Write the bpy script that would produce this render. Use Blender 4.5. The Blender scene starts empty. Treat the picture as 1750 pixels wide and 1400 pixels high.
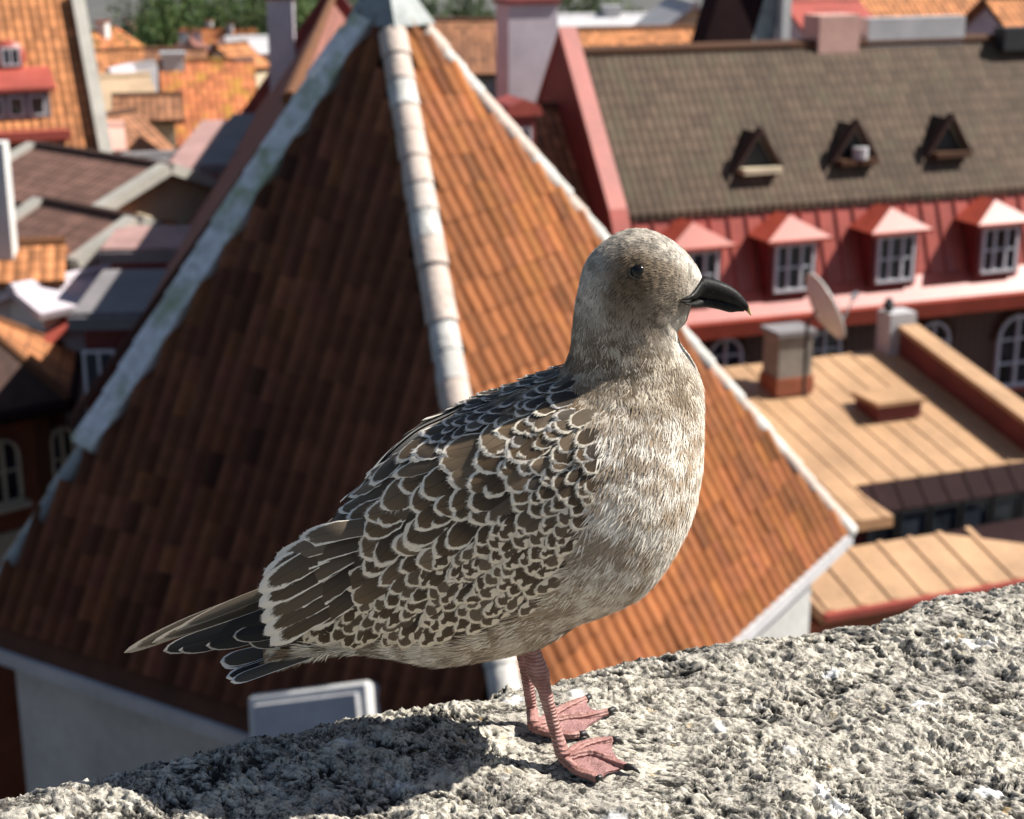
import bpy, bmesh, math, random
import numpy as np
from mathutils import Vector, Matrix
from mathutils.bvhtree import BVHTree

R = math.radians
scene = bpy.context.scene
col = scene.collection
random.seed(7)
rng = np.random.default_rng(11)

# ------------------------------------------------------------------ camera
FPX, W0, H0 = 2800.0, 1750.0, 1400.0          # focal length in photograph pixels
CAM_H, PITCH = 0.567, math.atan(850.0 / 2800.0)
cam_data = bpy.data.cameras.new('camera')
cam_data.sensor_fit = 'HORIZONTAL'; cam_data.sensor_width = 36.0
cam_data.lens = 36.0 * FPX / W0
cam_data.clip_start = 0.05; cam_data.clip_end = 3000
cam_data.dof.use_dof = True
cam_data.dof.focus_distance = 1.125
cam_data.dof.aperture_fstop = 11.5
cam = bpy.data.objects.new('camera', cam_data)
cam.location = (0, 0, CAM_H); cam.rotation_euler = (math.pi / 2 - PITCH, 0, 0)
col.objects.link(cam); scene.camera = cam

# ------------------------------------------------------------------ light
SUN_AZ, SUN_EL = R(8), R(47)                  # azimuth measured from +X towards +Y
sdir = Vector((math.cos(SUN_EL) * math.cos(SUN_AZ), math.cos(SUN_EL) * math.sin(SUN_AZ), math.sin(SUN_EL)))
world = bpy.data.worlds.new('World'); scene.world = world; world.use_nodes = True
wn = world.node_tree
sky = wn.nodes.new('ShaderNodeTexSky'); sky.sky_type = 'NISHITA'; sky.sun_disc = False
sky.sun_elevation = SUN_EL; sky.sun_rotation = math.pi / 2 - SUN_AZ
bg = wn.nodes['Background']; bg.inputs['Strength'].default_value = 0.05
wn.links.new(sky.outputs[0], bg.inputs['Color'])
sun_d = bpy.data.lights.new('sun', 'SUN'); sun_d.energy = 5.0; sun_d.angle = R(0.53); sun_d.color = (1.0, 0.955, 0.88)
sun = bpy.data.objects.new('sun', sun_d); col.objects.link(sun)
sun.rotation_euler = sdir.to_track_quat('Z', 'Y').to_euler(); sun.location = (20, 5, 30)
scene.view_settings.view_transform = 'Standard'; scene.view_settings.look = 'None'
scene.view_settings.gamma = 1.0; scene.view_settings.exposure = 0.9
scene.cycles.use_denoising = True
scene.cycles.max_bounces = 5; scene.cycles.diffuse_bounces = 3; scene.cycles.glossy_bounces = 2
scene.cycles.transmission_bounces = 2; scene.cycles.transparent_max_bounces = 4

# ------------------------------------------------------------------ helpers: camera rays -> places in the world
_c, _s = math.cos(PITCH), math.sin(PITCH)
CAMP = Vector((0, 0, CAM_H))
def ray(u, v):
    x = (u - 875) / FPX; y = (700 - v) / FPX
    return Vector((x, _c + y * _s, -_s + y * _c))
def at(u, v, Y):
    r = ray(u, v); return CAMP + r * (Y / r.y)
def atz(u, v, z):
    r = ray(u, v); return CAMP + r * ((z - CAM_H) / r.z)
def onplane(u, v, p0, n):
    r = ray(u, v); return CAMP + r * ((Vector(p0) - CAMP).dot(n) / r.dot(n))

# ------------------------------------------------------------------ numpy gradient noise
def _hash(ix, iy, iz, seed):
    h = (ix.astype(np.int64) * 374761393 + iy.astype(np.int64) * 668265263 + iz.astype(np.int64) * 2147483647 + seed * 974634777) & 0xFFFFFFFF
    h = ((h ^ (h >> 13)) * 1274126177) & 0xFFFFFFFF
    h = ((h ^ (h >> 15)) * 2246822519) & 0xFFFFFFFF
    return h ^ (h >> 16)
_G = np.array([(1,1,0),(-1,1,0),(1,-1,0),(-1,-1,0),(1,0,1),(-1,0,1),(1,0,-1),(-1,0,-1),(0,1,1),(0,-1,1),(0,1,-1),(0,-1,-1)], float)
def perlin(x, y, z=None, seed=0):
    x = np.asarray(x, float); y = np.asarray(y, float)
    z = np.zeros_like(x) if z is None else np.asarray(z, float)
    x0, y0, z0 = np.floor(x), np.floor(y), np.floor(z)
    fx, fy, fz = x - x0, y - y0, z - z0
    u = fx**3 * (fx * (fx * 6 - 15) + 10); v = fy**3 * (fy * (fy * 6 - 15) + 10); w = fz**3 * (fz * (fz * 6 - 15) + 10)
    out = 0
    for dx in (0, 1):
        for dy in (0, 1):
            for dz in (0, 1):
                g = _G[_hash(x0 + dx, y0 + dy, z0 + dz, seed) % 12]
                d = g[..., 0] * (fx - dx) + g[..., 1] * (fy - dy) + g[..., 2] * (fz - dz)
                out = out + d * (u if dx else 1 - u) * (v if dy else 1 - v) * (w if dz else 1 - w)
    return out
def sstep(a, b, x):
    t = np.clip((np.asarray(x, float) - a) / (b - a), 0, 1); return t * t * (3 - 2 * t)

# ------------------------------------------------------------------ helpers: objects
def tag(o, label=None, cat=None, group=None, kind=None):
    if label: o['label'] = label
    if cat: o['category'] = cat
    if group: o['group'] = group
    if kind: o['kind'] = kind
    return o
def empty(name, loc=(0, 0, 0), rz=0.0):
    o = bpy.data.objects.new(name, None); o.empty_display_size = 0.1
    o.location = loc; o.rotation_euler = (0, 0, rz); col.objects.link(o); return o
def link(name, me, parent=None, mat=None):
    o = bpy.data.objects.new(name, me); col.objects.link(o)
    if parent: o.parent = parent
    if mat and not me.materials: me.materials.append(mat)
    return o
def mesh_np(name, verts, faces, mat=None, smooth=False, cols=None, uvs=None):
    """faces: list of index arrays (N,3) or (N,4)"""
    me = bpy.data.meshes.new(name)
    verts = np.asarray(verts, np.float32)
    fl = [np.asarray(f, np.int32) for f in (faces if isinstance(faces, list) else [faces])]
    nl = sum(f.size for f in fl); npoly = sum(len(f) for f in fl)
    me.vertices.add(len(verts)); me.vertices.foreach_set('co', verts.ravel())
    me.loops.add(nl); me.loops.foreach_set('vertex_index', np.concatenate([f.ravel() for f in fl]))
    me.polygons.add(npoly)
    tot = np.concatenate([np.full(len(f), f.shape[1], np.int32) for f in fl])
    me.polygons.foreach_set('loop_start', np.concatenate([[0], np.cumsum(tot)[:-1]]).astype(np.int32))
    me.polygons.foreach_set('loop_total', tot)
    if cols is not None:
        a = me.color_attributes.new('Col', 'FLOAT_COLOR', 'POINT')
        c = np.ones((len(verts), 4), np.float32); c[:, :cols.shape[1]] = cols
        a.data.foreach_set('color', c.ravel())
    if uvs is not None:
        l = me.uv_layers.new(name='UVMap')
        idx = np.concatenate([f.ravel() for f in fl])
        l.data.foreach_set('uv', np.asarray(uvs, np.float32)[idx].ravel())
    me.update(calc_edges=True); me.validate()
    if smooth: me.polygons.foreach_set('use_smooth', np.ones(npoly, bool))
    if mat: me.materials.append(mat)
    return me
def grid_faces(nu, nv, wrap=False):
    i = np.arange(nu - 1)[:, None]; j = np.arange(nv if wrap else nv - 1)[None, :]
    j2 = (j + 1) % nv
    return np.stack([i * nv + j, (i + 1) * nv + j, (i + 1) * nv + j2, i * nv + j2], -1).reshape(-1, 4)
class MB:
    """collects simple solids and becomes one mesh object"""
    def __init__(s): s.v = []; s.f = []
    def poly(s, pts):
        b = len(s.v); s.v += [tuple(p) for p in pts]; s.f.append(tuple(range(b, b + len(pts)))); return s
    def hexa(s, p):                      # p: 8 points, bottom 0-3 ccw, top 4-7
        b = len(s.v); s.v += [tuple(q) for q in p]
        for q in ((0, 3, 2, 1), (4, 5, 6, 7), (0, 1, 5, 4), (1, 2, 6, 5), (2, 3, 7, 6), (3, 0, 4, 7)): s.f.append(tuple(b + i for i in q))
        return s
    def box(s, o, ax, ay, az):           # corner + three edge vectors
        o, ax, ay, az = Vector(o), Vector(ax), Vector(ay), Vector(az)
        return s.hexa([o, o + ax, o + ax + ay, o + ay, o + az, o + ax + az, o + ax + ay + az, o + ay + az])
    def slab(s, pts, off):               # polygon extruded by vector off
        pts = [Vector(p) for p in pts]; off = Vector(off); n = len(pts); b = len(s.v)
        s.v += [tuple(p) for p in pts] + [tuple(p + off) for p in pts]
        s.f.append(tuple(range(b, b + n))); s.f.append(tuple(range(b + 2 * n - 1, b + n - 1, -1)))
        for i in range(n):
            j = (i + 1) % n; s.f.append((b + j, b + i, b + n + i, b + n + j))
        return s
    def tube(s, path, rad, n=8, cap=True):
        path = [Vector(p) for p in path]; rad = rad if hasattr(rad, '__len__') else [rad] * len(path)
        b = len(s.v); up = Vector((0, 0, 1))
        for k, p in enumerate(path):
            t = (path[min(k + 1, len(path) - 1)] - path[max(k - 1, 0)]).normalized()
            a = t.cross(up if abs(t.z) < .95 else Vector((1, 0, 0))).normalized(); c = a.cross(t)
            for i in range(n):
                w = 2 * math.pi * i / n; s.v.append(tuple(p + (a * math.cos(w) + c * math.sin(w)) * rad[k]))
        for k in range(len(path) - 1):
            for i in range(n):
                j = (i + 1) % n; s.f.append((b + k * n + i, b + k * n + j, b + (k + 1) * n + j, b + (k + 1) * n + i))
        if cap:
            s.f.append(tuple(b + i for i in range(n - 1, -1, -1))); s.f.append(tuple(b + (len(path) - 1) * n + i for i in range(n)))
        return s
    def build(s, name, mat, parent=None, smooth=False, bevel=0.0):
        me = bpy.data.meshes.new(name); me.from_pydata(s.v, [], s.f)
        bm = bmesh.new(); bm.from_mesh(me); bmesh.ops.recalc_face_normals(bm, faces=bm.faces)
        if bevel: bmesh.ops.bevel(bm, geom=list(bm.edges), offset=bevel, segments=1, affect='EDGES', clamp_overlap=True)
        bm.to_mesh(me); bm.free()
        if smooth: me.polygons.foreach_set('use_smooth', np.ones(len(me.polygons), bool))
        if mat: me.materials.append(mat)
        o = bpy.data.objects.new(name, me); col.objects.link(o)
        if parent: o.parent = parent; 
        return o

# ------------------------------------------------------------------ helpers: materials
class NT:
    def __init__(s, name):
        s.m = bpy.data.materials.new(name); s.m.use_nodes = True
        s.t = s.m.node_tree; s.b = s.t.nodes['Principled BSDF']
    def n(s, typ, **kw):
        d = s.t.nodes.new(typ)
        for k, v in kw.items():
            if k.startswith('_'): setattr(d, k[1:], v)
            else:
                i = d.inputs[int(k[1:])] if k[0] == 'i' and k[1:].isdigit() else d.inputs[k.replace('__', ' ')]
                if hasattr(v, 'is_linked') or isinstance(v, bpy.types.NodeSocket): s.t.links.new(v, i)
                else: i.default_value = v
        return d
    def link(s, a, b): s.t.links.new(a, b)
    def mix(s, f, a, b, mode='MIX'):
        d = s.t.nodes.new('ShaderNodeMix'); d.data_type = 'RGBA'; d.blend_type = mode
        for i, v in ((0, f), (6, a), (7, b)):
            if isinstance(v, bpy.types.NodeSocket): s.t.links.new(v, d.inputs[i])
            else: d.inputs[i].default_value = v if i == 0 else (tuple(v) + (1,))[:4]
        return d.outputs[2]
    def math(s, op, a, b=0.0, c=None):
        d = s.t.nodes.new('ShaderNodeMath'); d.operation = op
        for i, v in enumerate((a, b) if c is None else (a, b, c)):
            if isinstance(v, bpy.types.NodeSocket): s.t.links.new(v, d.inputs[i])
            else: d.inputs[i].default_value = v
        return d.outputs[0]
    def ramp(s, f, stops):
        d = s.t.nodes.new('ShaderNodeValToRGB'); e = d.color_ramp.elements
        while len(e) < len(stops): e.new(0.5)
        for k, (p, c) in enumerate(stops):
            e[k].position = p; e[k].color = (tuple(c) + (1,))[:4] if hasattr(c, '__len__') else (c, c, c, 1)
        s.t.links.new(f, d.inputs[0]); return d.outputs[0]
    def noise(s, scale, detail=4, rough=.55, vec=None, dist=0.0):
        d = s.t.nodes.new('ShaderNodeTexNoise'); d.inputs['Scale'].default_value = scale
        d.inputs['Detail'].default_value = detail; d.inputs['Roughness'].default_value = rough; d.inputs['Distortion'].default_value = dist
        if vec is not None: s.t.links.new(vec, d.inputs['Vector'])
        return d.outputs[0]
    def coord(s, kind='Object'):
        return s.t.nodes.new('ShaderNodeTexCoord').outputs[kind]
    def map(s, vec, scale=(1, 1, 1), rot=(0, 0, 0)):
        d = s.t.nodes.new('ShaderNodeMapping'); s.t.links.new(vec, d.inputs[0])
        d.inputs['Scale'].default_value = scale; d.inputs['Rotation'].default_value = rot; return d.outputs[0]
    def attr(s, name):
        d = s.t.nodes.new('ShaderNodeAttribute'); d.attribute_name = name; return d.outputs[0]
    def out(s, color=None, rough=.7, bump=None, bstr=.3, bdist=.02, metal=0.0, spec=None):
        if color is not None:
            if isinstance(color, bpy.types.NodeSocket): s.t.links.new(color, s.b.inputs['Base Color'])
            else: s.b.inputs['Base Color'].default_value = (tuple(color) + (1,))[:4]
        if isinstance(rough, bpy.types.NodeSocket): s.t.links.new(rough, s.b.inputs['Roughness'])
        else: s.b.inputs['Roughness'].default_value = rough
        s.b.inputs['Metallic'].default_value = metal
        if spec is not None: s.b.inputs['Specular IOR Level'].default_value = spec
        if bump is not None:
            d = s.t.nodes.new('ShaderNodeBump'); d.inputs['Strength'].default_value = bstr; d.inputs['Distance'].default_value = bdist
            s.t.links.new(bump, d.inputs['Height']); s.t.links.new(d.outputs[0], s.b.inputs['Normal'])
        return s.m
def plain(name, c, rough=.7, var=.18, scale=3.0, metal=0.0, bump=.15, spec=None):
    """painted, plastered or tiled surface with uneven weathering"""
    t = NT(name); co = t.coord()
    a = t.noise(scale, 6, .65, co); b = t.noise(scale * 9, 3, .6, co)
    f = t.math('ADD', t.math('MULTIPLY', a, .7), t.math('MULTIPLY', b, .3))
    lo = tuple(x * (1 - 2.2 * var) for x in c); hi = tuple(min(1, x * (1 + 1.5 * var)) for x in c)
    k = t.ramp(f, [(.3, lo), (.7, hi)])
    return t.out(k, rough, bump=b, bstr=bump, bdist=.02, metal=metal, spec=spec)
# ================================================================== the stone parapet the gull stands on
FOOT_N, FOOT_F = atz(965, 1297, 0), atz(913, 1243, 0)
edge_px = [(-260, 1368), (-120, 1345), (0, 1322), (60, 1313), (190, 1282), (300, 1262), (440, 1222), (500, 1207), (600, 1187), (680, 1180), (720, 1168),
           (820, 1155), (850, 1140), (935, 1128), (1000, 1105), (1060, 1092), (1150, 1080), (1260, 1060), (1330, 1045), (1430, 1036),
           (1490, 1030), (1560, 1003), (1620, 990), (1690, 975), (1750, 968), (1900, 938), (2050, 915)]
ew = np.array([atz(u, v, 0.0)[:2] for u, v in edge_px])
ed = ew[-1] - ew[0]; ed /= np.linalg.norm(ed); en = np.array([ed[1], -ed[0]])       # along the edge; towards the viewer
ea = (ew - ew[0]) @ ed; eb = (ew - ew[0]) @ en
a_ax = np.concatenate([np.linspace(-1.6, ea[1], 30)[:-1], np.arange(ea[1], ea[-2], .00118), np.linspace(ea[-2], ea[-1] + 1.6, 30)[1:]])
b_ax = np.concatenate([[0, 0, 0, 0, 0, 0], np.arange(0, .43, .00118), np.linspace(.43, .62, 20)[1:]])
skirt = np.array([-1.0, -.25, -.12, -.06, -.03, -.012])                               # the outer face drops away behind the edge
A, B = np.meshgrid(a_ax, b_ax, indexing='ij')
E0 = np.interp(A, ea, eb)
amp = np.exp(-(B / .05)**2)
X = ew[0][0] + ed[0] * A + en[0] * (B + E0 * np.clip(1 - B / .3, 0, 1))
Y = ew[0][1] + ed[1] * A + en[1] * (B + E0 * np.clip(1 - B / .3, 0, 1))
wx = X + .006 * perlin(X * 40, Y * 40, seed=1); wy = Y + .006 * perlin(X * 40, Y * 40, seed=2)
# streaky wear direction on the stone
ca, sa = math.cos(R(-28)), math.sin(R(-28))
sx = (wx * ca + wy * sa); sy = (-wx * sa + wy * ca) * 1.7
big = perlin(wx * 9, wy * 9, seed=3) + .6 * perlin(wx * 19, wy * 19, seed=4)
mid = perlin(sx * 42, sy * 42, seed=5); mid2 = 1 - np.abs(perlin(sx * 75, sy * 75, seed=6)) * 2.4
fin = perlin(sx * 150, sy * 150, seed=7); fin2 = perlin(sx * 290, sy * 290, seed=8)
fin3 = perlin(sx * 430, sy * 430, seed=18)
ux = sx + .012 * perlin(sx * 60, sy * 60, seed=21) + .004 * perlin(sx * 170, sy * 170, seed=22); uy = sy + .012 * perlin(sx * 60, sy * 60, seed=23) + .004 * perlin(sx * 170, sy * 170, seed=24)
crk = np.clip(.16 - np.abs(perlin(ux * 34, uy * 58, seed=25)), 0, 1) * sstep(-.1, .3, perlin(ux * 14, uy * 14, seed=26))
crk2 = np.clip(.20 - np.abs(perlin(ux * 85, uy * 130, seed=27)), 0, 1) * sstep(-.15, .35, perlin(ux * 33, uy * 33, seed=28))
rough_zone = .38 + .72 * sstep(-.25, .35, perlin(wx * 17, wy * 17, seed=29))
pit = (crk * 1.5 + crk2 * 1.1 + .35 * np.clip(perlin(ux * 120, uy * 180, seed=19) - .2, 0, 1)) * .8
flake = np.round(perlin(ux * 26, uy * 40, seed=71) * 3.2 + .8 * perlin(ux * 90, uy * 90, seed=72)) / 3.2
Zs = .0080 * big + .0050 * mid + .0026 * mid2 + .0042 * flake + (.0022 * fin + .0015 * fin2 + .0010 * fin3 - .026 * pit) * rough_zone
calm = np.ones_like(Zs)
for f in (FOOT_N, FOOT_F):
    d = np.hypot((X - f.x - .03), (Y - f.y)); calm = np.minimum(calm, .30 + .70 * sstep(.035, .085, d))
Zs = Zs * calm - .0015 * (1 - calm)
# rounded outer arris, uneven
Zs -= .028 * np.exp(-(B / .022)) * (1 + .5 * mid) - .0
rel = (fin * .55 + mid * .55 + .25 * (mid2 - .5) - 3.4 * pit + fin2 * .5 + fin3 * .4 + .5 * perlin(wx * 12, wy * 12, seed=73))
Zs[:, :6] = Zs[:, 6:7] + skirt[None, :]
X[:, :6] -= en[0] * .004; Y[:, :6] -= en[1] * .004
X[:, 5] += en[0] * 0.002; Y[:, 5] += en[1] * .002
# inner face
nb = len(b_ax)
V = np.stack([X, Y, Zs], -1)
inner = V[:, -1:, :].copy(); inner[..., 2] = -1.0
V = np.concatenate([V, inner], 1); rel = np.concatenate([rel, rel[:, -1:]], 1)
def stone_mat():
    t = NT('weathered_limestone'); co = t.coord()
    sep = t.n('ShaderNodeSeparateColor', Color=t.attr('Col')); h = sep.outputs[0]
    n1 = t.noise(16, 6, .6, co); n2 = t.noise(150, 6, .75, co, .8); n3 = t.noise(52, 7, .75, co, .6); n4 = t.noise(420, 3, .65, co, .3)
    base = t.ramp(n2, [(.28, (.22, .20, .165)), (.43, (.43, .395, .325)), (.56, (.60, .56, .48)), (.75, (.73, .69, .61))])
    base = t.mix(t.ramp(n1, [(.42, 0.0), (.62, .6)]), base, (.30, .275, .245))
    dk = t.ramp(t.math('ADD', t.math('MULTIPLY', n4, .40), t.math('MULTIPLY', n3, .60)), [(.415, .95), (.515, 0.0)])
    c1 = t.mix(dk, base, (.045, .04, .035))
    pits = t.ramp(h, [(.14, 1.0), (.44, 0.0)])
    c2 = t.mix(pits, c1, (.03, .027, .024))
    lich = t.ramp(t.noise(75, 4, .6, co, .3), [(.64, 0.0), (.72, .45)])
    c3 = t.mix(lich, c2, (.50, .33, .12))
    w = t.ramp(t.noise(13, 5, .62, t.map(co, (1, 1.7, 1), (0, 0, .5)), .4), [(.665, 0.0), (.70, .92)])
    c4 = t.mix(t.math('MULTIPLY', sep.outputs[1], .85), t.mix(t.math('MULTIPLY', w, .6), c3, (.80, .80, .80)), (.82, .82, .82))
    return t.out(c4, .92, bump=t.math('ADD', n2, t.math('MULTIPLY', n4, .6)), bstr=.55, bdist=.0022, spec=.2)
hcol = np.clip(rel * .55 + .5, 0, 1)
wmask = np.zeros_like(hcol)
for u, v, rx, ry in ((985, 1182, 22, 8), (1010, 1215, 16, 6), (1665, 1105, 42, 12), (1580, 1212, 34, 8), (1418, 1153, 18, 6), (1405, 1358, 20, 22), (1440, 1392, 25, 12), (1230, 1250, 14, 9), (1690, 1365, 40, 8), (880, 1190, 30, 10), (1050, 1392, 26, 10), (690, 1345, 26, 9), (300, 1262, 30, 6)):
    c_ = atz(u, v, 0); dx = (V[..., 0] - c_.x) / (rx / 2400.); dy = (V[..., 1] - c_.y) / (ry / 1250.)
    wmask = np.maximum(wmask, np.exp(-(dx * dx + dy * dy)))
wmask = sstep(.30, .95, wmask + .55 * perlin(V[..., 0] * 110, V[..., 1] * 110, seed=61) + .45 * perlin(V[..., 0] * 300, V[..., 1] * 300, seed=62))
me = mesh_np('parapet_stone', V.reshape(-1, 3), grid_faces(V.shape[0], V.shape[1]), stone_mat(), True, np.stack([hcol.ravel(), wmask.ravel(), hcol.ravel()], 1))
me.flip_normals()
parapet = link('stone_parapet', me)
tag(parapet, 'rough pitted grey limestone parapet carrying the gull, stained with white droppings', 'parapet')
# ================================================================== the gull
YAW = R(-1.5)
groot = (FOOT_N + FOOT_F) / 2; groot.z = 0
gull = empty('gull', groot, YAW)
tag(gull, 'young brown mottled gull with black bill and pink legs standing on the stone parapet', 'gull')
GM = Matrix.Translation(groot) @ Matrix.Rotation(YAW, 4, 'Z'); GI = GM.inverted()
GC = GI @ CAMP; GR = GI.to_3x3()
PX = 1 / 2400.0
def sg(u, v, y0=0.0):
    r = GR @ ray(u, v); return GC + r * ((y0 - GC.y) / r.y)
ST = [  # dorsal point, ventral point (traced outline of the bird), half width
    (1201, 476, 1180, 517, 13), (1191, 455, 1178, 528, 27), (1171, 430, 1172, 546, 46), (1140, 407, 1164, 556, 59), (1104, 394, 1157, 566, 67),
    (1066, 397, 1158, 574, 71), (1028, 420, 1160, 582, 72), (1003, 452, 1165, 592, 73), (989, 503, 1173, 604, 74), (982, 552, 1183, 622, 79),
    (976, 600, 1194, 650, 90), (960, 632, 1199, 690, 112), (928, 649, 1199, 745, 134), (890, 664, 1194, 805, 152), (848, 682, 1180, 868, 165),
    (800, 698, 1151, 930, 172), (757, 719, 1110, 985, 173), (715, 739, 1060, 1018, 168), (674, 772, 1000, 1044, 160), (644, 806, 930, 1084, 148),
    (616, 842, 850, 1106, 132), (586, 870, 770, 1120, 114), (560, 905, 700, 1114, 94), (535, 950, 630, 1106, 74), (508, 1000, 570, 1110, 54),
    (480, 1052, 510, 1122, 38), (452, 1096, 458, 1138, 26)]
ST = np.array(ST, float); NS = len(ST)
D0 = np.array([sg(a, b) for a, b in ST[:, :2]]); V0 = np.array([sg(a, b) for a, b in ST[:, 2:4]]); HW = ST[:, 4] * PX
def crom(P, t):
    P = np.asarray(P, float); t = np.clip(np.asarray(t, float), 0, len(P) - 1 - 1e-6); i = np.floor(t).astype(int); f = t - i
    g = lambda k: P[np.clip(k, 0, len(P) - 1)]
    p0, p1, p2, p3 = g(i - 1), g(i), g(i + 1), g(i + 2)
    f = f[..., None] if P.ndim > 1 else f
    return .5 * (2 * p1 + (p2 - p0) * f + (2 * p0 - 5 * p1 + 4 * p2 - p3) * f**2 + (3 * p1 - p0 - 3 * p2 + p3) * f**3)
def loft(t, th):
    """t: station along the bird, th: 0 back .. pi belly (near side), negative = far side"""
    d, v, w = crom(D0, t), crom(V0, t), crom(HW, t)
    c = (d + v) / 2; e = (d - v) / 2
    sn, cs = np.sin(th), np.cos(th)
    flat = 1 - .16 * sstep(11, 14, t)
    flat = flat + .15 * sstep(3.5, 6, t) * (1 - sstep(9.5, 11.5, t)) * sstep(0, -.6, cs)
    lat = np.sign(sn) * np.abs(sn) ** flat * w
    P = c + e * cs[..., None]; P[..., 1] -= lat
    return P
NT_, NTH = 190, 84
tt = np.linspace(0, NS - 1, NT_); th = np.linspace(0, 2 * math.pi, NTH, endpoint=False)
TT, TH = np.meshgrid(tt, th, indexing='ij')
BV = loft(TT, TH)
bf = grid_faces(NT_, NTH, True)
nose = BV[0].mean(0) + np.array([.004, 0, 0]); tailp = BV[-1].mean(0)
bverts = np.concatenate([BV.reshape(-1, 3), [nose], [tailp]])
jn = np.arange(NTH)
cap0 = np.stack([np.full(NTH, NT_ * NTH), jn, (jn + 1) % NTH], 1)
cap1 = np.stack([np.full(NTH, NT_ * NTH + 1), (NT_ - 1) * NTH + (jn + 1) % NTH, (NT_ - 1) * NTH + jn], 1)
bvh = BVHTree.FromPolygons([Vector(p) for p in bverts], [tuple(f) for f in bf] + [tuple(f) for f in cap0] + [tuple(f) for f in cap1])
def hit(u, v):
    r = (GR @ ray(u, v)).normalized(); p, n, i, d = bvh.ray_cast(GC, r)
    if p is None: return None, None
    if n.dot(r) > 0: n = -n
    return p, n
EYE, EYEN = hit(1090, 463)
EYE = np.array(EYE)

# ---------------------------------------------------------------- plumage colour, the bird's coat plus some shade painted on the neck
CREAM, WHITE = np.array([.70, .60, .465]), np.array([.86, .795, .69])
BROWN, DARK, GREYB = np.array([.215, .142, .078]), np.array([.075, .055, .04]), np.array([.39, .31, .225])
def lerp(a, b, f): f = np.asarray(f)[..., None]; return a * (1 - f) + b * f
def coat(t, th, P, rnd, pale=False):
    """colour at the feather's tip and at its base"""
    a = np.abs(((th + math.pi) % (2 * math.pi)) - math.pi) / math.pi            # 0 back .. 1 belly
    s = t * .022; w = crom(HW, t) + .02
    q = a * w * 2.6
    wz = P + .006 * np.stack([perlin(P[..., 0] * 70, P[..., 1] * 70, P[..., 2] * 70, seed=k_) for k_ in (41, 42, 43)], -1)
    wz = wz @ np.array(Matrix.Rotation(.8, 3, Vector((.4, .7, .55)).normalized()))
    m1 = perlin(wz[..., 0] * 118, wz[..., 1] * 118, wz[..., 2] * 118, seed=31); m2 = perlin(wz[..., 0] * 200, wz[..., 1] * 200, wz[..., 2] * 200, seed=32)
    mott = m1 * .85 + m2 * .6 + (rnd - .5) * .16
    if pale: mott = mott * 0 - 1; m1 = m1 * 0 - .3; m2 = m2 * 0 - .5
    head = 1 - sstep(6.5, 9.5, t)
    neck = sstep(5.5, 8.5, t) * (1 - sstep(10, 12.5, t))
    # head
    crown = 1 - sstep(.16, .40, a)
    de = np.sqrt(((P - EYE * np.array([1, 0, 1]))[..., [0, 2]]**2).sum(-1))
    mask = np.exp(-(de / .021)**2)
    hc = lerp(np.broadcast_to(GREYB * .80, P.shape), WHITE * .95, sstep(.0, .9, crown) * .92)
    chin = sstep(.60, .86, a)
    hc = lerp(hc, WHITE, chin * .8)
    front = 1 - sstep(.5, 3.0, t)
    hc = lerp(hc, WHITE * .92, front * .55)
    hc = lerp(hc, BROWN * .80, np.clip(mask * 1.15, 0, .95))
    ring = np.exp(-((np.linalg.norm(P * np.array([1, -1, 1]) * np.where(P[..., 1:2] < 0, np.array([1, -1, 1]), 1) - EYE * np.array([1, -1, 1]), axis=-1) - .0078) / .0011)**2)
    hc = lerp(hc, WHITE * .75, ring * .55)
    hdark = sstep(.0, .28, m2 * .8 + (rnd - .5) * .8) * (1 - chin * .75) * (1 - front * .3)
    hc = lerp(hc, hc * .40, hdark)
    # neck: streaks, their brown deepened to stand in for the head's shadow
    nc = lerp(np.broadcast_to(CREAM * .84, P.shape), BROWN * .62, sstep(-.20, .04, m2 * .55 + m1 * .45 + (rnd - .5) * .6 + .16 * (1 - a)))
    # breast and belly
    side = np.exp(-((a - .52) / .16)**2) * sstep(10.5, 12.5, t)
    low = sstep(14, 19, t)
    thr = .055 - .20 * side - .08 * low + .07 * sstep(.75, 1, a) * (1 - low)
    bcol = lerp(np.broadcast_to(WHITE * .97, P.shape), CREAM, sstep(13, 19, t) * .7)
    bc = lerp(bcol, BROWN * 1.45 - .55 * BROWN * (side[..., None]), sstep(thr - .05, thr + .10, mott) * .92)
    ut = sstep(19.5, 21.5, t)
    bars = sstep(.10, .2, perlin(t * 2.6, a * 9, P[..., 1] * 40, seed=37) + (rnd - .5) * .1)
    bc = lerp(bc, lerp(np.broadcast_to(WHITE, P.shape), BROWN, bars * .9), ut)
    # mantle
    mc = lerp(np.broadcast_to(BROWN * .8, P.shape), CREAM * .8, sstep(.12, .3, m2 + (rnd - .5) * .5))
    man = (1 - sstep(.30, .44, a)) * sstep(9.5, 11.5, t)
    c = lerp(bc, nc, np.clip(neck * (1 - sstep(.78, .95, a) * .75) , 0, 1) * (1 - sstep(10.2, 11.8, t) * sstep(.5, .7, a)))
    c = lerp(c, mc, man)
    c = lerp(c, hc, head)
    return np.clip(c, .02, .9)

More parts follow.
